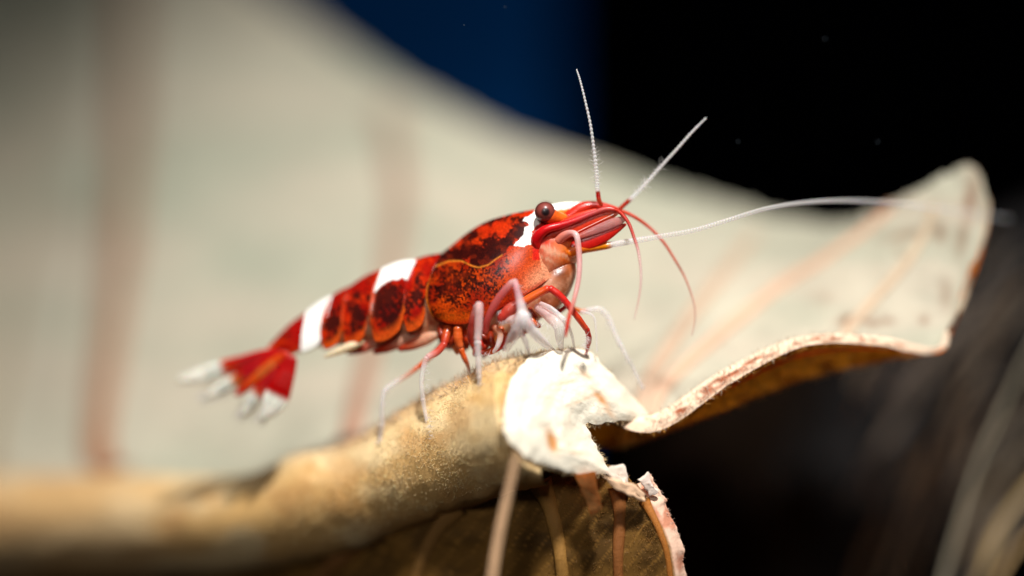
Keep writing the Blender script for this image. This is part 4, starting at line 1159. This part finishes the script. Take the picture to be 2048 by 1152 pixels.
driftwood([(1250, 1500, 16, 3), (1400, 1200, 16, 3.2), (1560, 980, 16, 3.2), (1760, 900, 17, 2.8), (1950, 930, 18, 2.4)], 'very dark driftwood in the shade under the leaf', (20, 14, 10))
stems = [  # bottom px,py  top px,py  depth  radius  colour
    ((1860, 1250), (2090, 640), 4.5, .07, (128, 120, 102)), ((1930, 1220), (2120, 900), 5.0, .09, (176, 150, 104)), ((1760, 1180), (2060, 560), 7.5, .07, (130, 110, 90)),
    ((1800, 1200), (2010, 700), 8, .09, (120, 96, 74)), ((1880, 1250), (2100, 780), 7, .06, (140, 130, 116)), ((1700, 1000), (1990, 620), 8.5, .06, (120, 104, 88)),
    ((1740, 960), (2070, 520), 9, .05, (116, 108, 100)), ((1960, 1230), (2140, 1000), 4.5, .07, (170, 140, 96)), ((1820, 1000), (2080, 600), 8, .05, (132, 124, 112)),
    ((1860, 1100), (2110, 660), 8.5, .06, (110, 96, 84)), ((1780, 880), (2060, 480), 9.5, .05, (104, 100, 98)), ((1900, 1120), (2100, 860), 6.5, .05, (150, 128, 100)),
    ((1690, 1220), (1900, 860), 8.5, .1, (110, 84, 58)), ((1980, 1160), (2110, 940), 6, .05, (140, 130, 120)), ((1760, 800), (2040, 560), 9, .06, (112, 96, 84))]
for k in range(22):
    x_ = rng.uniform(1760, 2060)
    y_ = rng.uniform(560, 1150)
    l_ = rng.uniform(90, 320)
    a_ = math.radians(rng.uniform(40, 66))
    g_ = rng.uniform(.5, 1.1)
    stems.append(((x_ - l_ * math.cos(a_) / 2, y_ + l_ * math.sin(a_) / 2), (x_ + l_ * math.cos(a_) / 2, y_ - l_ * math.sin(a_) / 2), rng.uniform(4.5, 8), rng.uniform(.025, .055), (130 * g_, 112 * g_, 92 * g_)))
names = ['thick pale grassy stem slanting up across the dark right corner', 'tan stem slanting up at the bottom right corner']
for k, (p_, q_, d_, r_, c_) in enumerate(stems):
    m_ = ((p_[0] + q_[0]) / 2 - 18, (p_[1] + q_[1]) / 2 - 14)
    P = cr(np.array([at(*p_, d_ - .3), at(*m_, d_), at(*q_, d_ + .5)]), np.linspace(0, 2, 24))
    o = ribbon(P, np.linspace(r_, r_ * .6, 24), lin(*c_), 'plant_stem', None, M['stem'], flat=.6)
    o['label'] = names[k] if k < 2 else 'thin blurred stem among the dark tangle right of the leaf'
    o['category'] = 'stem'
    o['group'] = 'stems in the dark tangle at the right'
b = MB()
for k in range(0):
    x_, y_ = rng.uniform(1180, 2040), rng.uniform(10, 330)
    limb('', [(x_, y_, 0, .1, (200, 214, 224), 0), (x_ + .5, y_ + 1, rng.uniform(-.4, .4), rng.uniform(.3, .7), (90, 100, 106), 0), (x_ + 1, y_ + 2, 0, .1, (200, 214, 224), 0)], None, n=8, ring_=6, mb=b)
for (x_, y_, r_) in [(928, 50, 1.2), (1010, 14, 1.6), (1650, 78, 4.2), (1755, 284, 3.4), (1476, 283, 3.0)]:
    dz_ = {928: -.3, 1010: .4, 1650: 1.0, 1755: .9, 1476: -1.2}[x_]
    limb('', [(x_ - 1, y_ - 1, dz_, .3, (70, 78, 84), 0), (x_, y_, dz_, r_ * .55, (70, 78, 84), 0), (x_ + 1, y_ + 1.5, dz_, .3, (70, 78, 84), 0)], None, n=10, ring_=8, mb=b)
M['speck'] = material('speck', rough=0.8, spec=0.1)
sp_ = b.build('drifting_speck', M['speck'])
sp_['kind'] = 'stuff'
sp_['label'] = 'tiny pale specks drifting in the dark water'
sp_['category'] = 'specks'
